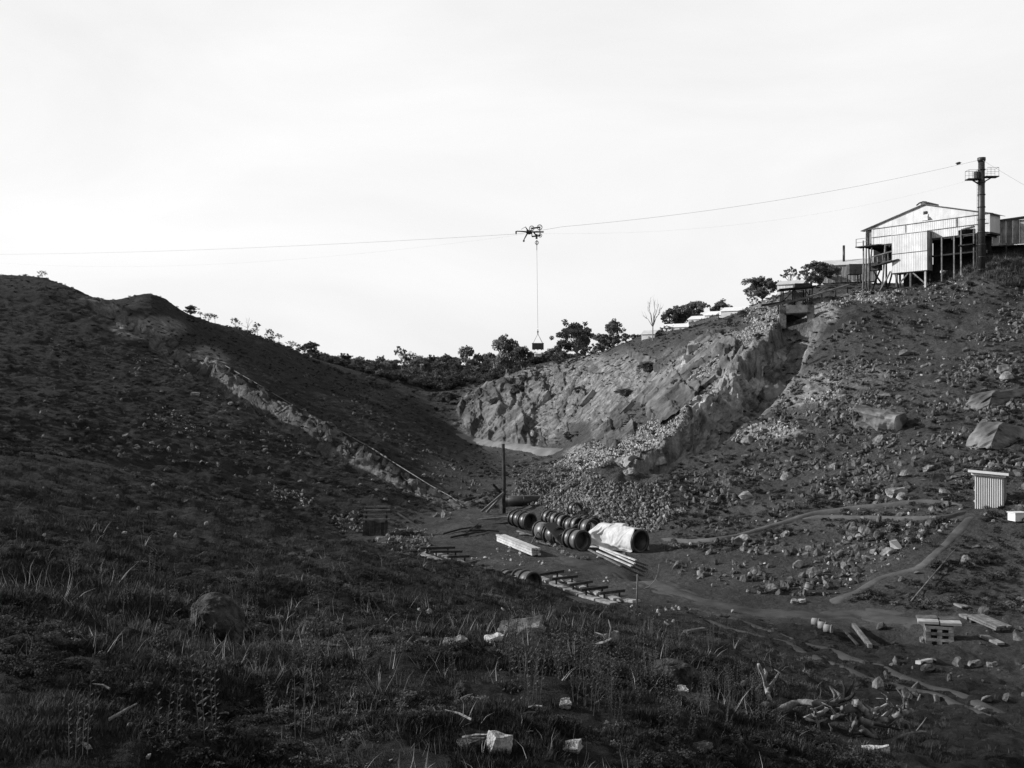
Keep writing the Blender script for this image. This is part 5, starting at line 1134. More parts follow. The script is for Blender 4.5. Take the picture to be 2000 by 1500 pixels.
pipe(1018, 45.2, .5, .46, lift=-.12, label= 'flanged pipe section half hidden by the near grass brow'); pipe(1033, 44.3, .6, .48, lift=-.12, label= 'front flanged pipe section beside the row of bearers', solid=True); pipe(992, 47.0, .5, .42, lift=-.25, label= 'lone pipe section sunk behind the grass, leftmost of three')
# tarpaulin over the long pipe
def canvas():
    c = big.location; b = []; NU, NV = 46, 60; R_ = .62; L_ = 3.35; mb = MB(); ax = E; sd_ = Fd
    for i in range(NU + 1):
        u = i / NU; s_ = (u - .55) * L_
        for j in range(NV + 1):
            v = j / NV * 2 - 1; ang = v * 1.75 * (1 + .05 * math.sin(u * 9)); hang = max(0, abs(ang) - 1.45)
            fold = .10 * (abs(math.sin(u * 9 + v * 2.6 + 1.5 * math.sin(v * 2 + u * 6))) ** .5 - .6) + .14 * float(fbm(u * 2.6 + 4, v * 1.3, 3, 15)) + .09 * math.sin(u * 23 + 2.2 * v + 1.4 * math.sin(v * 2.2 + u * 4)) * min(1, abs(v) * 1.2) * (.5 + .5 * math.sin(u * 5 + 1)) + .035 * math.sin(u * 47 + 5 * v) * abs(v) + .05 * float(fbm(u * 3, v * 1.2, 2, 5))
            r_ = R_ + .09 + fold + .13 * math.sin(u * 3.14) * (1 - abs(v))
            lat = math.sin(max(-1.5, min(1.5, ang))) * (r_ + hang * .9 * (1.3 if v < 0 else .5)); z_ = R_ + math.cos(ang) * r_ if abs(ang) < 1.5 else R_ + math.cos(1.5) * r_ - hang * 1.5
            p = c + ax * (s_ + .10 * math.sin(v * 7)) + sd_ * lat * (1 if v > 0 else 1.12); p.z = max(c.z + z_, zat(p.x, p.y) + .04)
            mb.v.append(tuple(p))
    for i in range(NU):
        for j in range(NV):
            a = i * (NV + 1) + j; mb.f.append((a, a + 1, a + NV + 2, a + NV + 1))
    o = mb.build('canvas_cover', 'canvas', None, True, label='crumpled white canvas sheet draped over the long pipe', cat='tarpaulin'); m = o.modifiers.new('thick', 'SOLIDIFY'); m.thickness = .015
def cloth():
    c = big.location; a = math.atan2(E.y, E.x); M4 = Matrix.Translation(c) @ Matrix.Rotation(a, 4, 'Z')
    def proxy(mb, name):
        me = bpy.data.meshes.new(name); me.from_pydata([tuple(M4 @ Vector(v)) for v in mb.v], [], mb.f); me.update(); o = bpy.data.objects.new(name, me); col.objects.link(o)
        m = o.modifiers.new('c', 'COLLISION'); o.collision.thickness_outer = .02; o.collision.cloth_friction = 40; return o
    b = MB(); b.tube((-1.75, 0, .62), (1.72, 0, .62), .68, .68, 28); b.box((-.2, .25, 1.28), (.5, .3, .22)); b.box((1.35, -.2, 1.24), (.3, .3, .2)); b.tube((-2.3, -.5, .5), (-1.2, -.9, .45), .5, .5, 14)
    p1 = proxy(b, 'tmp_a'); g_ = MB(); n = 12
    for i in range(n + 1):
        for j in range(n + 1):
            q = M4 @ Vector(((i / n - .5) * 9, (j / n - .5) * 9, 0)); q.z = zat(q.x, q.y); g_.v.append(tuple(M4.inverted() @ q))
    for i in range(n):
        for j in range(n): k = i * (n + 1) + j; g_.f.append((k, k + n + 1, k + n + 2, k + 1))
    p2 = proxy(g_, 'tmp_b')
    NU, NV = 54, 52; mb = MB(); LU, LV = 3.6, 4.1
    for i in range(NU + 1):
        for j in range(NV + 1):
            u, v = i / NU - .5, j / NV - .5; x = u * LU * .90 - .02 + .16 * v; y = v * LV * .93 - .22 + .3 * u
            z = 1.52 + .10 * float(fbm(u * 5 + 3, v * 5, 3, 8)) + .06 * math.sin(u * 30 + v * 8)
            mb.v.append(tuple(M4 @ Vector((x, y, z))))
    for i in range(NU):
        for j in range(NV): k = i * (NV + 1) + j; mb.f.append((k, k + NV + 1, k + NV + 2, k + 1))
    me = bpy.data.meshes.new('canvas_cover'); me.from_pydata(mb.v, [], mb.f); me.update(); o = bpy.data.objects.new('canvas_cover', me); col.objects.link(o)
    m = o.modifiers.new('cloth', 'CLOTH'); st = m.settings; st.quality = 6; st.mass = .35; st.tension_stiffness = 18; st.compression_stiffness = 18; st.shear_stiffness = 8; st.bending_stiffness = .6; st.air_damping = 3
    m.collision_settings.distance_min = .02; m.collision_settings.use_self_collision = False; m.collision_settings.friction = 30
    m.point_cache.frame_start = 1; m.point_cache.frame_end = 60
    for f in range(1, 46): SC.frame_set(f)
    dg = bpy.context.evaluated_depsgraph_get(); ev = o.evaluated_get(dg); res = bpy.data.meshes.new_from_object(ev)
    zs = np.array([v.co.z for v in res.vertices]); ok = np.isfinite(zs).all() and zs.min() > c.z - 1.5 and zs.max() < c.z + 3
    for q in (o, p1, p2): bpy.data.objects.remove(q)
    SC.frame_set(1)
    if not ok: raise RuntimeError('cloth')
    res.materials.clear(); res.materials.append(M_('canvas')); res.polygons.foreach_set('use_smooth', [True] * len(res.polygons))
    res.transform(Matrix.Translation(-c)); r_ = bpy.data.objects.new('canvas_cover', res); col.objects.link(r_); r_.location = c
    sb = r_.modifiers.new('smooth', 'SUBSURF'); sb.levels = sb.render_levels = 1; so_ = r_.modifiers.new('thick', 'SOLIDIFY'); so_.thickness = .012
    tag(r_, 'crumpled white canvas sheet draped over the long pipe', 'tarpaulin')
try: cloth()
except Exception as ex_:
    print('cloth fallback', ex_); canvas()
# dark board leaning across the front pipes, with prop
def lean_board(a, b_, w_, th, mat, name, label, cat, up=(0, 0, 1)): return MB().beam(a, b_, w_, th, up).build(name, mat, label=label, cat=cat)
p = at(1090, 58.8); lean_board(p + Vector((-.5, .4, 1.25)), p + Vector((.5, -.5, .15)), 1.1, .06, 'dark_iron', 'leaning_board', 'dark sheet leaning over the front pipe sections', 'board')
lean_board(p + Vector((.05, -.4, .62)), p + Vector((1.2, .45, 1.15)), .12, .10, 'dark_timber', 'timber_bar', 'timber bar resting across the front pipe sections', 'bar')
q = hit(1034, 1068); lean_board(q, wp(1055, 1030, q.y + 2.3), .07, .07, 'grey_timber', 'leaning_prop', 'thin timber prop leaning on the leftmost broad pipe', 'prop')
for i, (px, py) in enumerate([(1100, 1080), (1108, 1084), (1118, 1089), (1126, 1092), (1138, 1093), (1147, 1092), (1092, 1073), (1072, 1064), (1085, 1068), (1170, 1090), (1220, 1085)]):
    boulder(px, py, 11, 9, 'quarry_rock', 'stone chocking the front row of pipes', 'rock', 'stones under the front pipes', 'chock_stone', big=False)
# stack of new timber
def stack(p, q, mat, nw, nh, w_, h_, name, label, cat='timber stack', lift=.08, gap=.03, bears=True, jl=.15):
    p = gz_(p); q = gz_(q); d = (q - p); r = empty(name, p, math.atan2(d.y, d.x), label, cat); L_ = d.to_2d().length; sl = math.atan2(d.z, L_)
    for k in range(nh):
        for i in range(nw):
            j0, j1 = rng.uniform(-jl, jl), rng.uniform(-jl, jl); y_ = (i - (nw - 1) / 2) * (w_ + gap); z_ = lift + h_ / 2 + k * (h_ + .025)
            MB().beam((j0, y_ + rng.uniform(-.01, .01), z_ + math.tan(sl) * j0), (L_ + j1, y_, z_ + math.tan(sl) * (L_ + j1)), w_, h_).build('plank', mat, r)
    if bears:
        for t in (.1, .9): MB().box((L_ * t, 0, lift / 2 + math.tan(sl) * L_ * t - .02), (.1, nw * (w_ + gap) + .1, lift + .04)).build('bearer', 'dark_timber', r)
    return r
stack(hit(978, 1059), hit(1046, 1087), 'new_timber', 3, 3, .15, .12, 'timber_stack', 'neat stack of pale new sawn timbers left of the pipes', jl=.16)
for i, (a, b_, lb) in enumerate([((1166, 1085), (1234, 1116), 'nearest pale scaffold plank running out from the canvas'), ((1172, 1080), (1240, 1112), 'middle pale plank running out from the canvas'), ((1160, 1074), (1242, 1106), 'longest pale plank running out from the canvas'), ((1150, 1085), (1213, 1118), 'short separate plank left of the plank group')]):
    p = hit(*a); q = hit(*b_); MB().beam(p + Vector((0, 0, .25 + .03 * i)), q + Vector((0, 0, .28 + .02 * i)), .12, .06).build('loose_plank', 'new_timber' if i < 3 else 'grey_timber', label=lb, cat='plank', group='pale planks by the canvas')
def fl_(px, py): return at(px, F * 9.6 / (py - 750))
# bearers over the pale slab strips
def bearer_set(items, slab, gname, D_hint, labels):
    for i, (a, b_) in enumerate(items):
        p, q = fl_(a[0], a[1] + 8), fl_(b_[0], b_[1] + 8); r = empty('pipe_bearer', p, 0, labels[i], 'bearer', gname); v = q - p; up_ = .36
        m0 = max(0, zat(p.x, p.y) - p.z)
        MB().beam((0, 0, up_), (v.x, v.y, v.z + up_), .12, .12).build('beam', 'dark_timber', r)
        d = v.normalized(); side_ = Vector((-d.y, d.x, 0))
        for t in (.2, .8): c_ = v * t; MB().beam((c_.x, c_.y, c_.z + up_ - .04), (c_.x, c_.y, c_.z - .25), .08, .08).build('leg', 'dark_timber', r)
for a_, b_ in (((1066, 1132), (1225, 1190)), ((836, 1096), (942, 1124))):
    p, q = fl_(*a_), fl_(*b_); d = (q - p).normalized(); sd_ = Vector((-d.y, d.x, 0))
    for k in (-.55, .55):
        n_ = 5
        for i in range(n_):
            u0, u1 = i / n_ + .01, (i + 1) / n_ - .01; g0, g1 = gz_(p.lerp(q, u0) + sd_ * k, .05), gz_(p.lerp(q, u1) + sd_ * (k + rng.uniform(-.08, .08)), .05)
            o = MB().beam(g0, g1, .42, .12).build('footing_strip', 'pale_concrete'); o['kind'] = 'structure'; bevel(o, .02)
zz = lambda x_, y_: (950 + x_ / 5, 960 + y_ / 5)
bearer_set([(zz(450, 890), zz(750, 815)), (zz(630, 925), zz(885, 855)), (zz(800, 970), zz(1030, 900)), (zz(920, 1030), zz(1180, 952)), (zz(1100, 1075), zz(1345, 998))], None, 'timber bearers of the near row', 45,
           ['timber bearer touching the front flanged pipe, first of five', 'second timber bearer from the pipes in the row of five', 'middle timber bearer in the row of five', 'fourth timber bearer from the pipes in the row of five', 'last timber bearer of five, nearest the stake'])
bearer_set([((820, 1091), (888, 1082)), ((839, 1097), (902, 1089)), ((874, 1103), (916, 1096)), ((909, 1110), (930, 1105)), ((926, 1115), (944, 1111))], None, 'timber bearers of the far row', 50,
           ['longest dark bearer at the left end of the far row', 'second dark bearer from the left in the far row', 'middle dark bearer of the far row', 'fourth dark bearer, half behind the grass in the far row', 'last short bearer at right end of the far row'])
# stake, wire, pole
q = at(1243, 38); MB().path([q + Vector((0, 0, -.2)), q + Vector((.03, 0, .8)), wp(1245, 1122, 38)], [.045, .04, .035], 7).build('stake', 'grey_timber', smooth=True, label='thin upright stake at the edge of the track', cat='stake')
c0 = hit(1240, 1150); b = MB(); b.path([wp(1236, 1150, c0.y), wp(1252, 1152, c0.y), wp(1268, 1146, c0.y), wp(1280, 1132, c0.y), wp(1286, 1116, c0.y), wp(1287, 1102, c0.y)], [.03, .028, .025, .022, .018, .012], 6); b.build('bent_branch', 'grey_timber', smooth=True, label='thin curved branch rising beside the stake', cat='branch')
pb = hit(984, 1003); H_ = (1003 - 867) * pb.y / F
MB().path([pb + Vector((0, 0, -.4)), pb + Vector((.03, 0, H_ * .5)), pb + Vector((-.05, 0, H_))], [.14, .13, .12], 10).build('tall_post', 'dark_timber', smooth=True, label='tall dark round post standing alone on the valley floor', cat='post')
for i, (a, b_, D, lb) in enumerate([((940, 1000), (984, 962), pb.y - .8, 'lower one of two timbers leaning against the tall post'), ((950, 1001), (990, 958), pb.y - .4, 'upper one of two timbers leaning against the tall post'), ((932, 1016), (1004, 1009), pb.y - 3, 'level rail lying left of the dark pipes'), ((962, 945), (978, 962), pb.y + 4, 'thin slanting prop in the dark behind the post'), ((900, 1032), (1000, 1020), pb.y - 5, 'long dark timber on the ground left of the dark pipes')]):
    MB().beam(wp(*a, D), wp(*b_, D + .6), .16, .14).build('slanting_timber', 'grey_timber' if i < 3 else 'dark_timber', label=lb, cat='timber')
bo = at(1022, pb.y + 1.5); r = empty('boiler_tube', bo, 0, 'long black boiler tube lying behind the tall post', 'tube')
MB().tube((-1.5, 0, .45), (1.6, .5, .45), .42, .42, 20).build('barrel', 'dark_iron', r, True)
for x_ in (-1.3, 0, 1.4): MB().ring((x_, .25 + x_ * .16, .45), (1, .16, 0), .45, .40, .07, 20).build('band', 'dark_iron', r, True)
fr_ = hit(1040, 962); b = MB(); b.tube(fr_ + Vector((0, 0, -.1)), fr_ + Vector((0, 0, 1.0)), .04, nseg=5); b.tube(fr_ + Vector((-1.3, 0, 1.25)), fr_ + Vector((.5, 0, .8)), .04, nseg=5); b.build('light_frame', 'grey_timber', label='thin timber frame on the stone heap behind the post', cat='frame')
MB().beam(wp(1056, 965, pb.y + 1), wp(1055, 1003, pb.y - 1), .06).build('upright_bar', 'grey_timber', label='thin upright bar before the boiler tube', cat='bar')
# sawhorse stack with sloping board, and leaning plank
c = hit(733, 1046); r = empty('trestle_stack', c, R(3), 'stack of trestles with a slatted board panel in front', 'trestle')
s1_ = c.y / F
for i in range(7): MB().box(((i - 3) * 7.0 * s1_, -.1, 13 * s1_), (6.6 * s1_, .05, 26 * s1_), Euler((R(-14), 0, 0)).to_matrix()).build('board', 'dark_timber', r)
for k, (y_, z_) in enumerate(((0.3, 30), (.6, 38), (.9, 46), (1.1, 52))):
    MB().beam((-25 * s1_, y_, z_ * s1_), (27 * s1_, y_, z_ * s1_), .10).build('crossbar', 'grey_timber', r)
    for x_ in (-20, 20): MB().beam((x_ * s1_, y_, z_ * s1_), (x_ * s1_, y_ + .2, -.1), .07).build('leg', 'dark_timber', r)
MB().beam(wp(776, 1002, c.y + .5), hit(840, 1046) + Vector((0, 0, .06)), .22, .06).build('leaning_plank', 'grey_timber', label='long pale plank sloping down right of the trestle stack', cat='plank')
for i, (a, b_) in enumerate([((865, 1045), (940, 1030)), ((880, 1052), (950, 1040)), ((900, 1040), (975, 1040)), ((905, 1048), (935, 1025)), ((1015, 1045), (1045, 1050)), ((1010, 1040), (1035, 1048)), ((1048, 1060), (1072, 1068))]):
    p = hit(*a); q = hit(*b_); MB().path([p + Vector((0, 0, .08)), p.lerp(q, .5) + Vector((rng.uniform(-.2, .2), 0, .15)), q + Vector((0, 0, .08))], [.07, .06, .04], 6).build('old_timber', 'dark_timber' if i < 4 else 'grey_timber', smooth=True, label=['dark crooked timber left of the pale timber stack, upper one', 'dark crooked timber left of the stack, second down', 'dark timber just above the pale timber stack', 'short dark timber slanting up near the stack', 'grey offcut just below the shadowed pipes', 'grey offcut at the left foot of the shadowed pipes', 'grey timber end under the leftmost broad pipe'][i], cat='timber', group='old timbers on the valley floor')
# pipeline down the far lip of the left trench
LPx = [(440, 716), (500, 750), (560, 786), (620, 820), (680, 852), (730, 880), (760, 900), (800, 925), (840, 950), (880, 972), (905, 992)]
b = MB(); b.path([hit(x_, y_) + Vector((0, 0, .12)) for x_, y_ in LPx], [.03, .035, .04, .045, .05, .05, .045, .04, .035, .03, .03], 6); b.build('lip_pipe', 'pale_concrete', smooth=True, label='thin pale pipe running down the lip of the left trench', cat='pipe')
# ladder steps on the bank
l0, l1 = hit(1212, 848), hit(1240, 812); r = empty('bank_steps', l0, 0, 'timber steps climbing the rubble bank left of right trench', 'steps')
for i in range(11): p = l0.lerp(l1, i / 10); p = gz_(p); MB().box(tuple(p - l0 + Vector((0, 0, .12))), (1.3, .3, .12)).build('tread', 'dark_timber', r)

# ------------------------------------------------------------------ lower right: crates, planks, logs
c = hit(1833, 1254); s1_ = c.y / F; r = empty('plank_pile', c, R(-18), 'square pile of short boards with pale planks on top, lower right', 'timber pile')
for k in range(6):
    for i in range(3 if k % 2 else 1):
        if k % 2: MB().box((0, (i - 1) * .3, .06 + k * .11), (.95, .26, .10)).build('board', 'grey_timber', r)
        else: 
            for xx in (-.38, 0, .38): MB().box((xx, 0, .06 + k * .11), (.16, .86, .10)).build('board', 'grey_timber', r)
for i in range(4): MB().box(((i % 2 - .5) * .75, (i // 2 - .5) * .42 - .02, .78 + .04 * (i // 2)), (.70, .38, .09), Euler((R(4), R(-2), R(3 * i))).to_matrix()).build('plank', 'new_timber' if i < 2 else 'grey_timber', r)
def lplank(a, b_, w_, th, mat, label, name='loose_board', lift=.08, cat='board'):
    p, q = hit(*a), hit(*b_); return MB().beam(p + Vector((0, 0, lift)), q + Vector((0, 0, lift)), w_, th).build(name, mat, label=label, cat=cat)
stack(hit(1906, 1212), hit(1962, 1236), 'grey_timber', 3, 2, .2, .07, 'board_stack', 'flat stack of weathered boards right of the square plank pile', jl=.1)
lplank((1918, 1245), (1955, 1262), .3, .08, 'grey_timber', 'short board lying below the flat board stack')
stack(hit(1870, 1185), hit(1888, 1193), 'grey_timber', 2, 1, .16, .08, 'small_board_pair', 'pair of short boards above the square plank pile', 'boards', bears=False)
lplank((1880, 1205), (1896, 1212), .3, .1, 'grey_timber', 'stubby block between the board pair and flat stack')
lplank((1667, 1225), (1700, 1268), .14, .14, 'grey_timber', 'straight squared log sloping into the hollow by the track', 'squared_log', .1, 'log')
lplank((1650, 1235), (1675, 1262), .08, .06, 'dark_timber', 'thin dark stick left of the straight squared log', 'stick', .05, 'stick')
lplank((1793, 1298), (1818, 1293), .16, .1, 'new_timber', 'short pale offcut lying below the square plank pile', 'offcut', .06, 'offcut')
lplank((1338, 1237), (1376, 1231), .16, .08, 'grey_timber', 'weathered board on the near side of the track', 'weathered_board', .05)
p, q = hit(1780, 1178), wp(1866, 1082, 47.5); q = gz_(q, .25); MB().tube(p + Vector((0, 0, .1)), q, .035, .025, 6).build('long_pole', 'grey_timber', smooth=True, label='long thin pale pole lying up the slope below the privy', cat='pole')
for i, (px, py) in enumerate([(1593, 1222), (1606, 1229), (1617, 1235)]):
    p = hit(px, py); r = empty('concrete_cylinder', p, 0, ['left one of three stubby concrete cylinders by the track', 'middle one of three stubby concrete cylinders', 'right one of three stubby concrete cylinders'][i], 'cylinder', 'stubby concrete cylinders')
    MB().tube(Vector((-.12, .08, .15)), Vector((.12, -.08, .15)), .15, .15, 16).build('body', 'pale_concrete', r, True); MB().ring((0.12, -.08, .15), (.24, -.16, 0), .165, .12, .04, 16).build('collar', 'pale_concrete', r, True)
p = hit(1577, 1160); r = empty('metal_drum', p, 0, 'small pale metal drum standing on the stony slope', 'drum')
MB().tube((-.05, 0, -.05), (.12, .05, .50), .18, .18, 18).build('body', 'pale_concrete', r, True)
for k in (.05, .25, .46): MB().ring((-.05 + .17 * k / .5, .05 * k / .5, k), (.17, .05, .55), .195, .17, .03, 18).build('hoop', 'dark_iron', r, True)
# white sheet scrap and white box by the privy
p = hit(1749, 1072); sc_ = p.y / F; b = MB(); pts = [(-13, -.1, 15), (3, 0, 17), (15, .2, 4), (14, -.2, -2), (2, -.35, 2), (-13, -.3, 2)]
v = [(p.x + a * sc_, p.y + y_, p.z + z_ * sc_) for a, y_, z_ in pts]; v2 = [(a, y_ + .04, z_ + .02) for a, y_, z_ in v]; nn_ = len(v)
b.add(v + v2, [tuple(range(nn_))[::-1], tuple(range(nn_, 2 * nn_))] + [(i, (i + 1) % nn_, nn_ + (i + 1) % nn_, nn_ + i) for i in range(nn_)]); b.build('iron_scrap', 'galvanised_iron', label='crumpled bright sheet of iron lying among rocks', cat='sheet')
p = hit(1988, 1016); r = empty('white_box', p, R(12), 'white topped low box at the right edge below the privy', 'box')
MB().box((0, 0, .18), (.75, .55, .4)).build('body', 'whitewash', r); MB().box((0, 0, .40), (.82, .62, .05)).build('lid', 'whitewash', r)

# ------------------------------------------------------------------ named boulders
for a in NAMED_ROCKS:
    if a[5]: boulder(a[0], a[1], a[2], a[3], a[4], a[5], depthk=.6 if a[1] < 860 else .8, sink=.5 if a[2] > 105 else .25)
# rocks scattered over the right slope: individuals
G4 = 'rocks strewn over the right hillside'; cnt = 0
while cnt < 150:
    px = rng.uniform(1420, 2010); py = rng.uniform(570, 1170)
    if py < 620 + (1990 - px) * .28 or (980 < py < 1000) or (px > 1890 and 900 < py < 1010): continue
    if py > 1170 - abs(px - 1650) * .2 and px > 1700: continue
    h_ = hit(px, py)
    if not off_paths(np.array([h_.x]), np.array([h_.y]), .3)[0]: continue
    w_ = rng.uniform(9, 17) + (rng.random() < .22) * rng.uniform(6, 20)
    boulder(px, py, w_, w_ * rng.uniform(.45, .75), rng.choice(['grey_rock', 'grey_rock', 'grey_rock', 'quarry_rock', 'quarry_rock']) if w_ < 20 else 'quarry_rock', 'angular grey rock strewn over the right hillside', 'rock', G4, big=False, tilt=.6); cnt += 1
G5 = 'rocks on the shaded left hillside'
for i in range(60):
    px = rng.uniform(80, 900); py = rng.uniform(640, 1000)
    if py < 640 + (px - 60) * .34: py = 640 + (px - 60) * .34 + rng.uniform(10, 90)
    w_ = rng.uniform(7, 16); boulder(px, py, w_, w_ * .55, rng.choice(['grey_rock', 'quarry_rock']), 'grey rock half buried in the shaded left hillside', 'rock', G5, big=False, tilt=.6)
# slabs of the ridge beside the right trench
G6 = 'fallen blocks along the foot of the right trench wall'
for i, (px, py, wq, hq) in enumerate([(1512, 735, 20, 16), (1478, 772, 24, 18), (1452, 800, 20, 16), (1395, 848, 24, 18), (1340, 872, 18, 14), (1290, 905, 22, 18), (1232, 925, 24, 16)]):
    o = boulder(px, py, wq, hq * .8, 'quarry_rock', 'angular fallen block lying at foot of the right trench wall', 'rock', G6, 'fallen_block', big=True, depthk=.9, tilt=.6, sink=.35)
G8 = 'broken rock blocks along the left trench'
for i in range(10):
    t = rng.random(); k = min(int(t * 10), 9); a_, b_ = LPx[k], LPx[k + 1] if k < 10 else LPx[k]; f_ = t * 10 - k
    px, py = a_[0] + (b_[0] - a_[0]) * f_, a_[1] + (b_[1] - a_[1]) * f_; px -= rng.uniform(0, 45); py += rng.uniform(8, 42); w_ = rng.uniform(8, 18)
    o = boulder(px, py, w_, w_ * rng.uniform(.6, 1.0), rng.choice(['quarry_rock', 'grey_rock']), 'broken rock block in the face of the left trench', 'rock', G8, 'rock_block', big=True, depthk=.8, tilt=.7, sink=.45)
for i in range(10):
    t = i / 10; px = 235 + 205 * t + rng.uniform(-8, 8); py = 610 + 118 * t + rng.uniform(0, 34); w_ = rng.uniform(9, 24)
    o = boulder(px, py, w_, w_ * rng.uniform(.6, 1.0), rng.choice(['quarry_rock', 'grey_rock']), 'broken rock block in the face of the left trench', 'rock', G8, 'rock_block', big=True, depthk=.8, tilt=.7, sink=.45)
# slabs in the far bank
G7 = 'tilted rock slabs in the far right bank'
for i, (px, py, wq, hq) in enumerate([(940, 792, 40, 16), (1062, 778, 40, 14), (1150, 780, 40, 20), (1228, 800, 34, 22), (1300, 776, 34, 24), (1385, 748, 34, 22)]):
    o = boulder(px, py, wq, hq, 'quarry_rock', 'long tilted rock slab in the eroded far right bank', 'rock', G7, 'rock_slab', big=True, depthk=rng.uniform(.5, 1.0), tilt=.15, sink=.6, rz=rng.uniform(-.3, .5)); o.rotation_euler[1] = R(-42) + rng.uniform(-.2, .2)

# ------------------------------------------------------------------ heap of dead branches, lower right
def branch(pts, r0, r1, mat, label, group=None, forks=(), D=None, lifts=None):
    b = MB(); P = []
    for i, (px, py) in enumerate(pts):
        P.append(wp(px, py, D + (i % 3 - 1) * .12))
    m = len(P); Q = []
    for i in range(m - 1):
        p0, p1, p2, p3 = P[max(i - 1, 0)], P[i], P[i + 1], P[min(i + 2, m - 1)]
        for k in range(5): t = k / 5; Q.append(.5 * ((2 * p1) + (-p0 + p2) * t + (2 * p0 - 5 * p1 + 4 * p2 - p3) * t * t + (-p0 + 3 * p1 - 3 * p2 + p3) * t ** 3))
    Q.append(P[-1]); n_ = len(Q); b.path([q + Vector((0, rng.uniform(-.008, .008), rng.uniform(-.006, .006))) for q in Q], [(r0 + (r1 - r0) * i / (n_ - 1)) * 1.2 * rng.uniform(.88, 1.12) for i in range(n_)], 8)
    for f in range(3):
        k = rng.randrange(n_ // 3, n_ - 1); q = Q[k]; e = q + Vector((rng.uniform(-.25, .25), rng.uniform(-.2, .2), rng.uniform(.05, .3))); b.path([q, q.lerp(e, .5) + Vector((.03, 0, .03)), e], [r1 * 1.1, r1 * .8, r1 * .4], 5)
    b.build('dead_branch', mat, smooth=True, label=label, cat='branch', group=group)
dp = hit(1620, 1415).y; GB = 'dead branches in the heap'
T_ = lambda a, b_: (1400 + a / 3.333, 1150 + b_ / 3.333)
branch([T_(270, 490), T_(305, 575), T_(322, 650), T_(345, 720)], .022, .03, 'dead_wood', 'pale stick standing up at the left of the branch heap', GB, D=dp)
branch([T_(175, 610), T_(215, 670), T_(270, 725), T_(340, 745)], .05, .05, 'dark_timber', 'dark curved limb at far left of the branch heap', GB, D=dp)
branch([T_(360, 830), T_(440, 775), T_(540, 740), T_(650, 745), T_(760, 750), T_(830, 745)], .055, .04, 'dead_wood', 'thick arched branch across the middle of the heap', GB, D=dp + .2)
branch([T_(365, 835), T_(480, 875), T_(560, 850), T_(660, 820), T_(720, 780)], .045, .025, 'dead_wood', 'curved branch sweeping along the lower left of heap', GB, D=dp)
branch([T_(905, 740), T_(960, 790), T_(1030, 845), T_(1110, 855)], .055, .035, 'dead_wood', 'thick pale limb sloping down the right half of heap', GB, D=dp)
branch([T_(940, 860), T_(1030, 885), T_(1110, 865), T_(1170, 825), T_(1240, 800), T_(1290, 785)], .055, .03, 'dead_wood', 'long curved limb rising to right end of the heap', GB, D=dp - .1)
branch([T_(750, 840), T_(790, 820), T_(850, 815)], .03, .01, 'dead_wood', 'short pale pointed stub near middle of the heap', GB, D=dp - .2)
branch([T_(560, 905), T_(640, 935), T_(720, 945), T_(760, 990)], .03, .02, 'dead_wood', 'thin pale branch at bottom of the heap', GB, D=dp - .3)
branch([T_(900, 870), T_(870, 930), T_(850, 990)], .03, .015, 'dead_wood', 'branch slanting down to lower left of thick limb', GB, D=dp - .3)
branch([T_(940, 910), T_(1010, 960), T_(1090, 1010), T_(1150, 1050)], .04, .03, 'grey_timber', 'dull limb running down to the pale rimmed stone', GB, D=dp - .3)
branch([T_(1000, 800), T_(1050, 775), T_(1105, 758), T_(1110, 715)], .02, .01, 'dead_wood', 'thin forked twig above the thick pale limb', GB, D=dp)
branch([T_(1220, 700), T_(1222, 760), T_(1190, 820)], .015, .02, 'dead_wood', 'upright twig at the right of the heap', GB, D=dp)
branch([T_(1160, 850), T_(1180, 900), T_(1190, 930)], .025, .015, 'dead_wood', 'short drooping twig under right end of the heap', GB, D=dp)
branch([T_(895, 680), T_(860, 715), T_(790, 735)], .02, .03, 'dark_timber', 'dark twig pointing up over the middle of the heap', GB, D=dp)
branch([T_(410, 580), T_(450, 615), T_(465, 660)], .018, .015, 'dead_wood', 'small bent twig above left half of the heap', GB, D=dp)
branch([T_(820, 790), T_(900, 780), T_(930, 850), T_(910, 880)], .06, .03, 'grey_timber', 'gnarled knot where the limbs of the heap cross', GB, D=dp)
for i in range(16):
    x0, y0 = rng.uniform(1480, 1740), rng.uniform(1380, 1455); a = rng.uniform(-.6, .6); l = rng.uniform(30, 80)
    branch([(x0, y0), (x0 + l * .5 * math.cos(a), y0 + l * .5 * math.sin(a) + rng.uniform(-8, 8)), (x0 + l * math.cos(a), y0 + l * math.sin(a))], .022, .01, rng.choice(['dead_wood', 'grey_timber', 'dark_timber']), 'thin tangled twig inside the heap of dead branches', 'tangled twigs in the heap', D=dp + rng.uniform(-.4, .4))
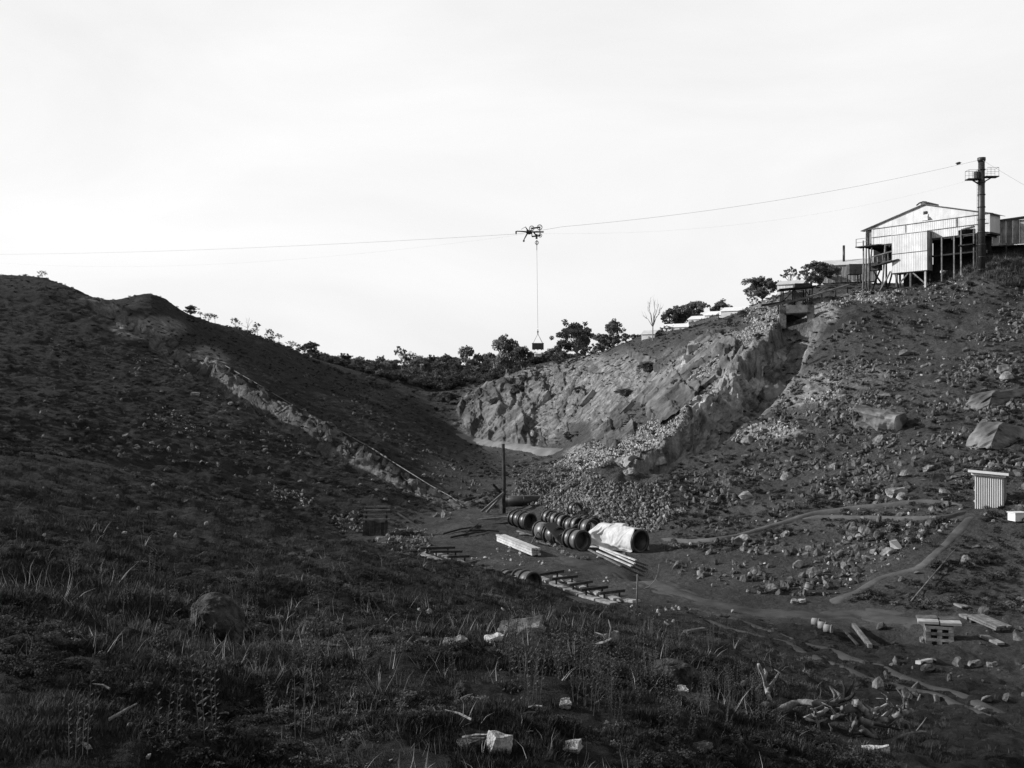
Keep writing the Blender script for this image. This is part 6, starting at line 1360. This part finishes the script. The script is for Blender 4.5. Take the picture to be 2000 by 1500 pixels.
# fallen branch in the centre grass
dq = hit(1140, 1262).y
branch([(1095, 1262), (1130, 1258), (1165, 1259), (1195, 1248)], .03, .02, 'dead_wood', 'pale fallen branch lying in the centre grass', None, D=dq - .1)
branch([(900, 1250), (925, 1256), (938, 1262)], .02, .012, 'dead_wood', 'short pale stick right of the arched rock', None, D=dq - .1)
for i in range(9):
    px, py = rng.uniform(90, 1300), rng.uniform(1330, 1460); p = hit(px, py); a = rng.uniform(0, 6.28); d_ = Vector((math.cos(a), math.sin(a), .1)) * rng.uniform(.1, .22)
    MB().path([p + Vector((0, 0, .06)), p + d_ * .5 + Vector((.01, .01, .075)), p + d_ + Vector((0, 0, .08))], [.009, .008, .004], 5).build('twig', 'dead_wood', label='small pale dry twig lying in the near grass', cat='twig', group='dry twigs in the near grass')
# tall weeds in the centre right grass
def weed_mesh(seed):
    rnd = random.Random(seed); b = MB()
    for k in range(4):
        x_, y_ = rnd.uniform(-.12, .12), rnd.uniform(-.12, .12); h = rnd.uniform(.45, .9); lx_, ly_ = rnd.uniform(-.12, .12), rnd.uniform(-.12, .12)
        b.path([(x_, y_, -.03), (x_ + lx_ * .4, y_ + ly_ * .4, h * .5), (x_ + lx_, y_ + ly_, h)], [.006, .004, .002], 3)
        for j in range(26):
            t = .15 + .85 * j / 26; c_ = Vector((x_ + lx_ * t, y_ + ly_ * t, h * t)); a = j * 2.4; u = Vector((math.cos(a), math.sin(a), .5)) * .045; v = Vector((-math.sin(a), math.cos(a), 0)) * .010
            b.add([c_, c_ + u * .5 + v, c_ + u, c_ + u * .5 - v], [(0, 1, 2, 3)])
    return b.mesh('weed', 'weed_stems')
WEED = [weed_mesh(i) for i in range(4)]
P = np.vstack([world_poly([(980, 1260), (1200, 1250), (1290, 1300), (1250, 1420), (1000, 1390)], 45, seed=70), world_poly([(1180, 1190), (1300, 1200), (1400, 1260), (1300, 1300)], 50, seed=71), world_poly([(1250, 1350), (1500, 1300), (1560, 1440), (1300, 1460)], 35, seed=72), world_poly([(100, 1100), (900, 1150), (900, 1480), (100, 1480)], 40, seed=73)])
n_ = len(P); s_ = NR.uniform(.4, .85, n_); scatter('tall_weeds', WEED, P, np.stack([NR.uniform(-.1, .1, n_), NR.uniform(-.1, .1, n_), NR.uniform(0, 6, n_)], 1), np.stack([s_] * 3, 1), NR.integers(0, 4, n_))
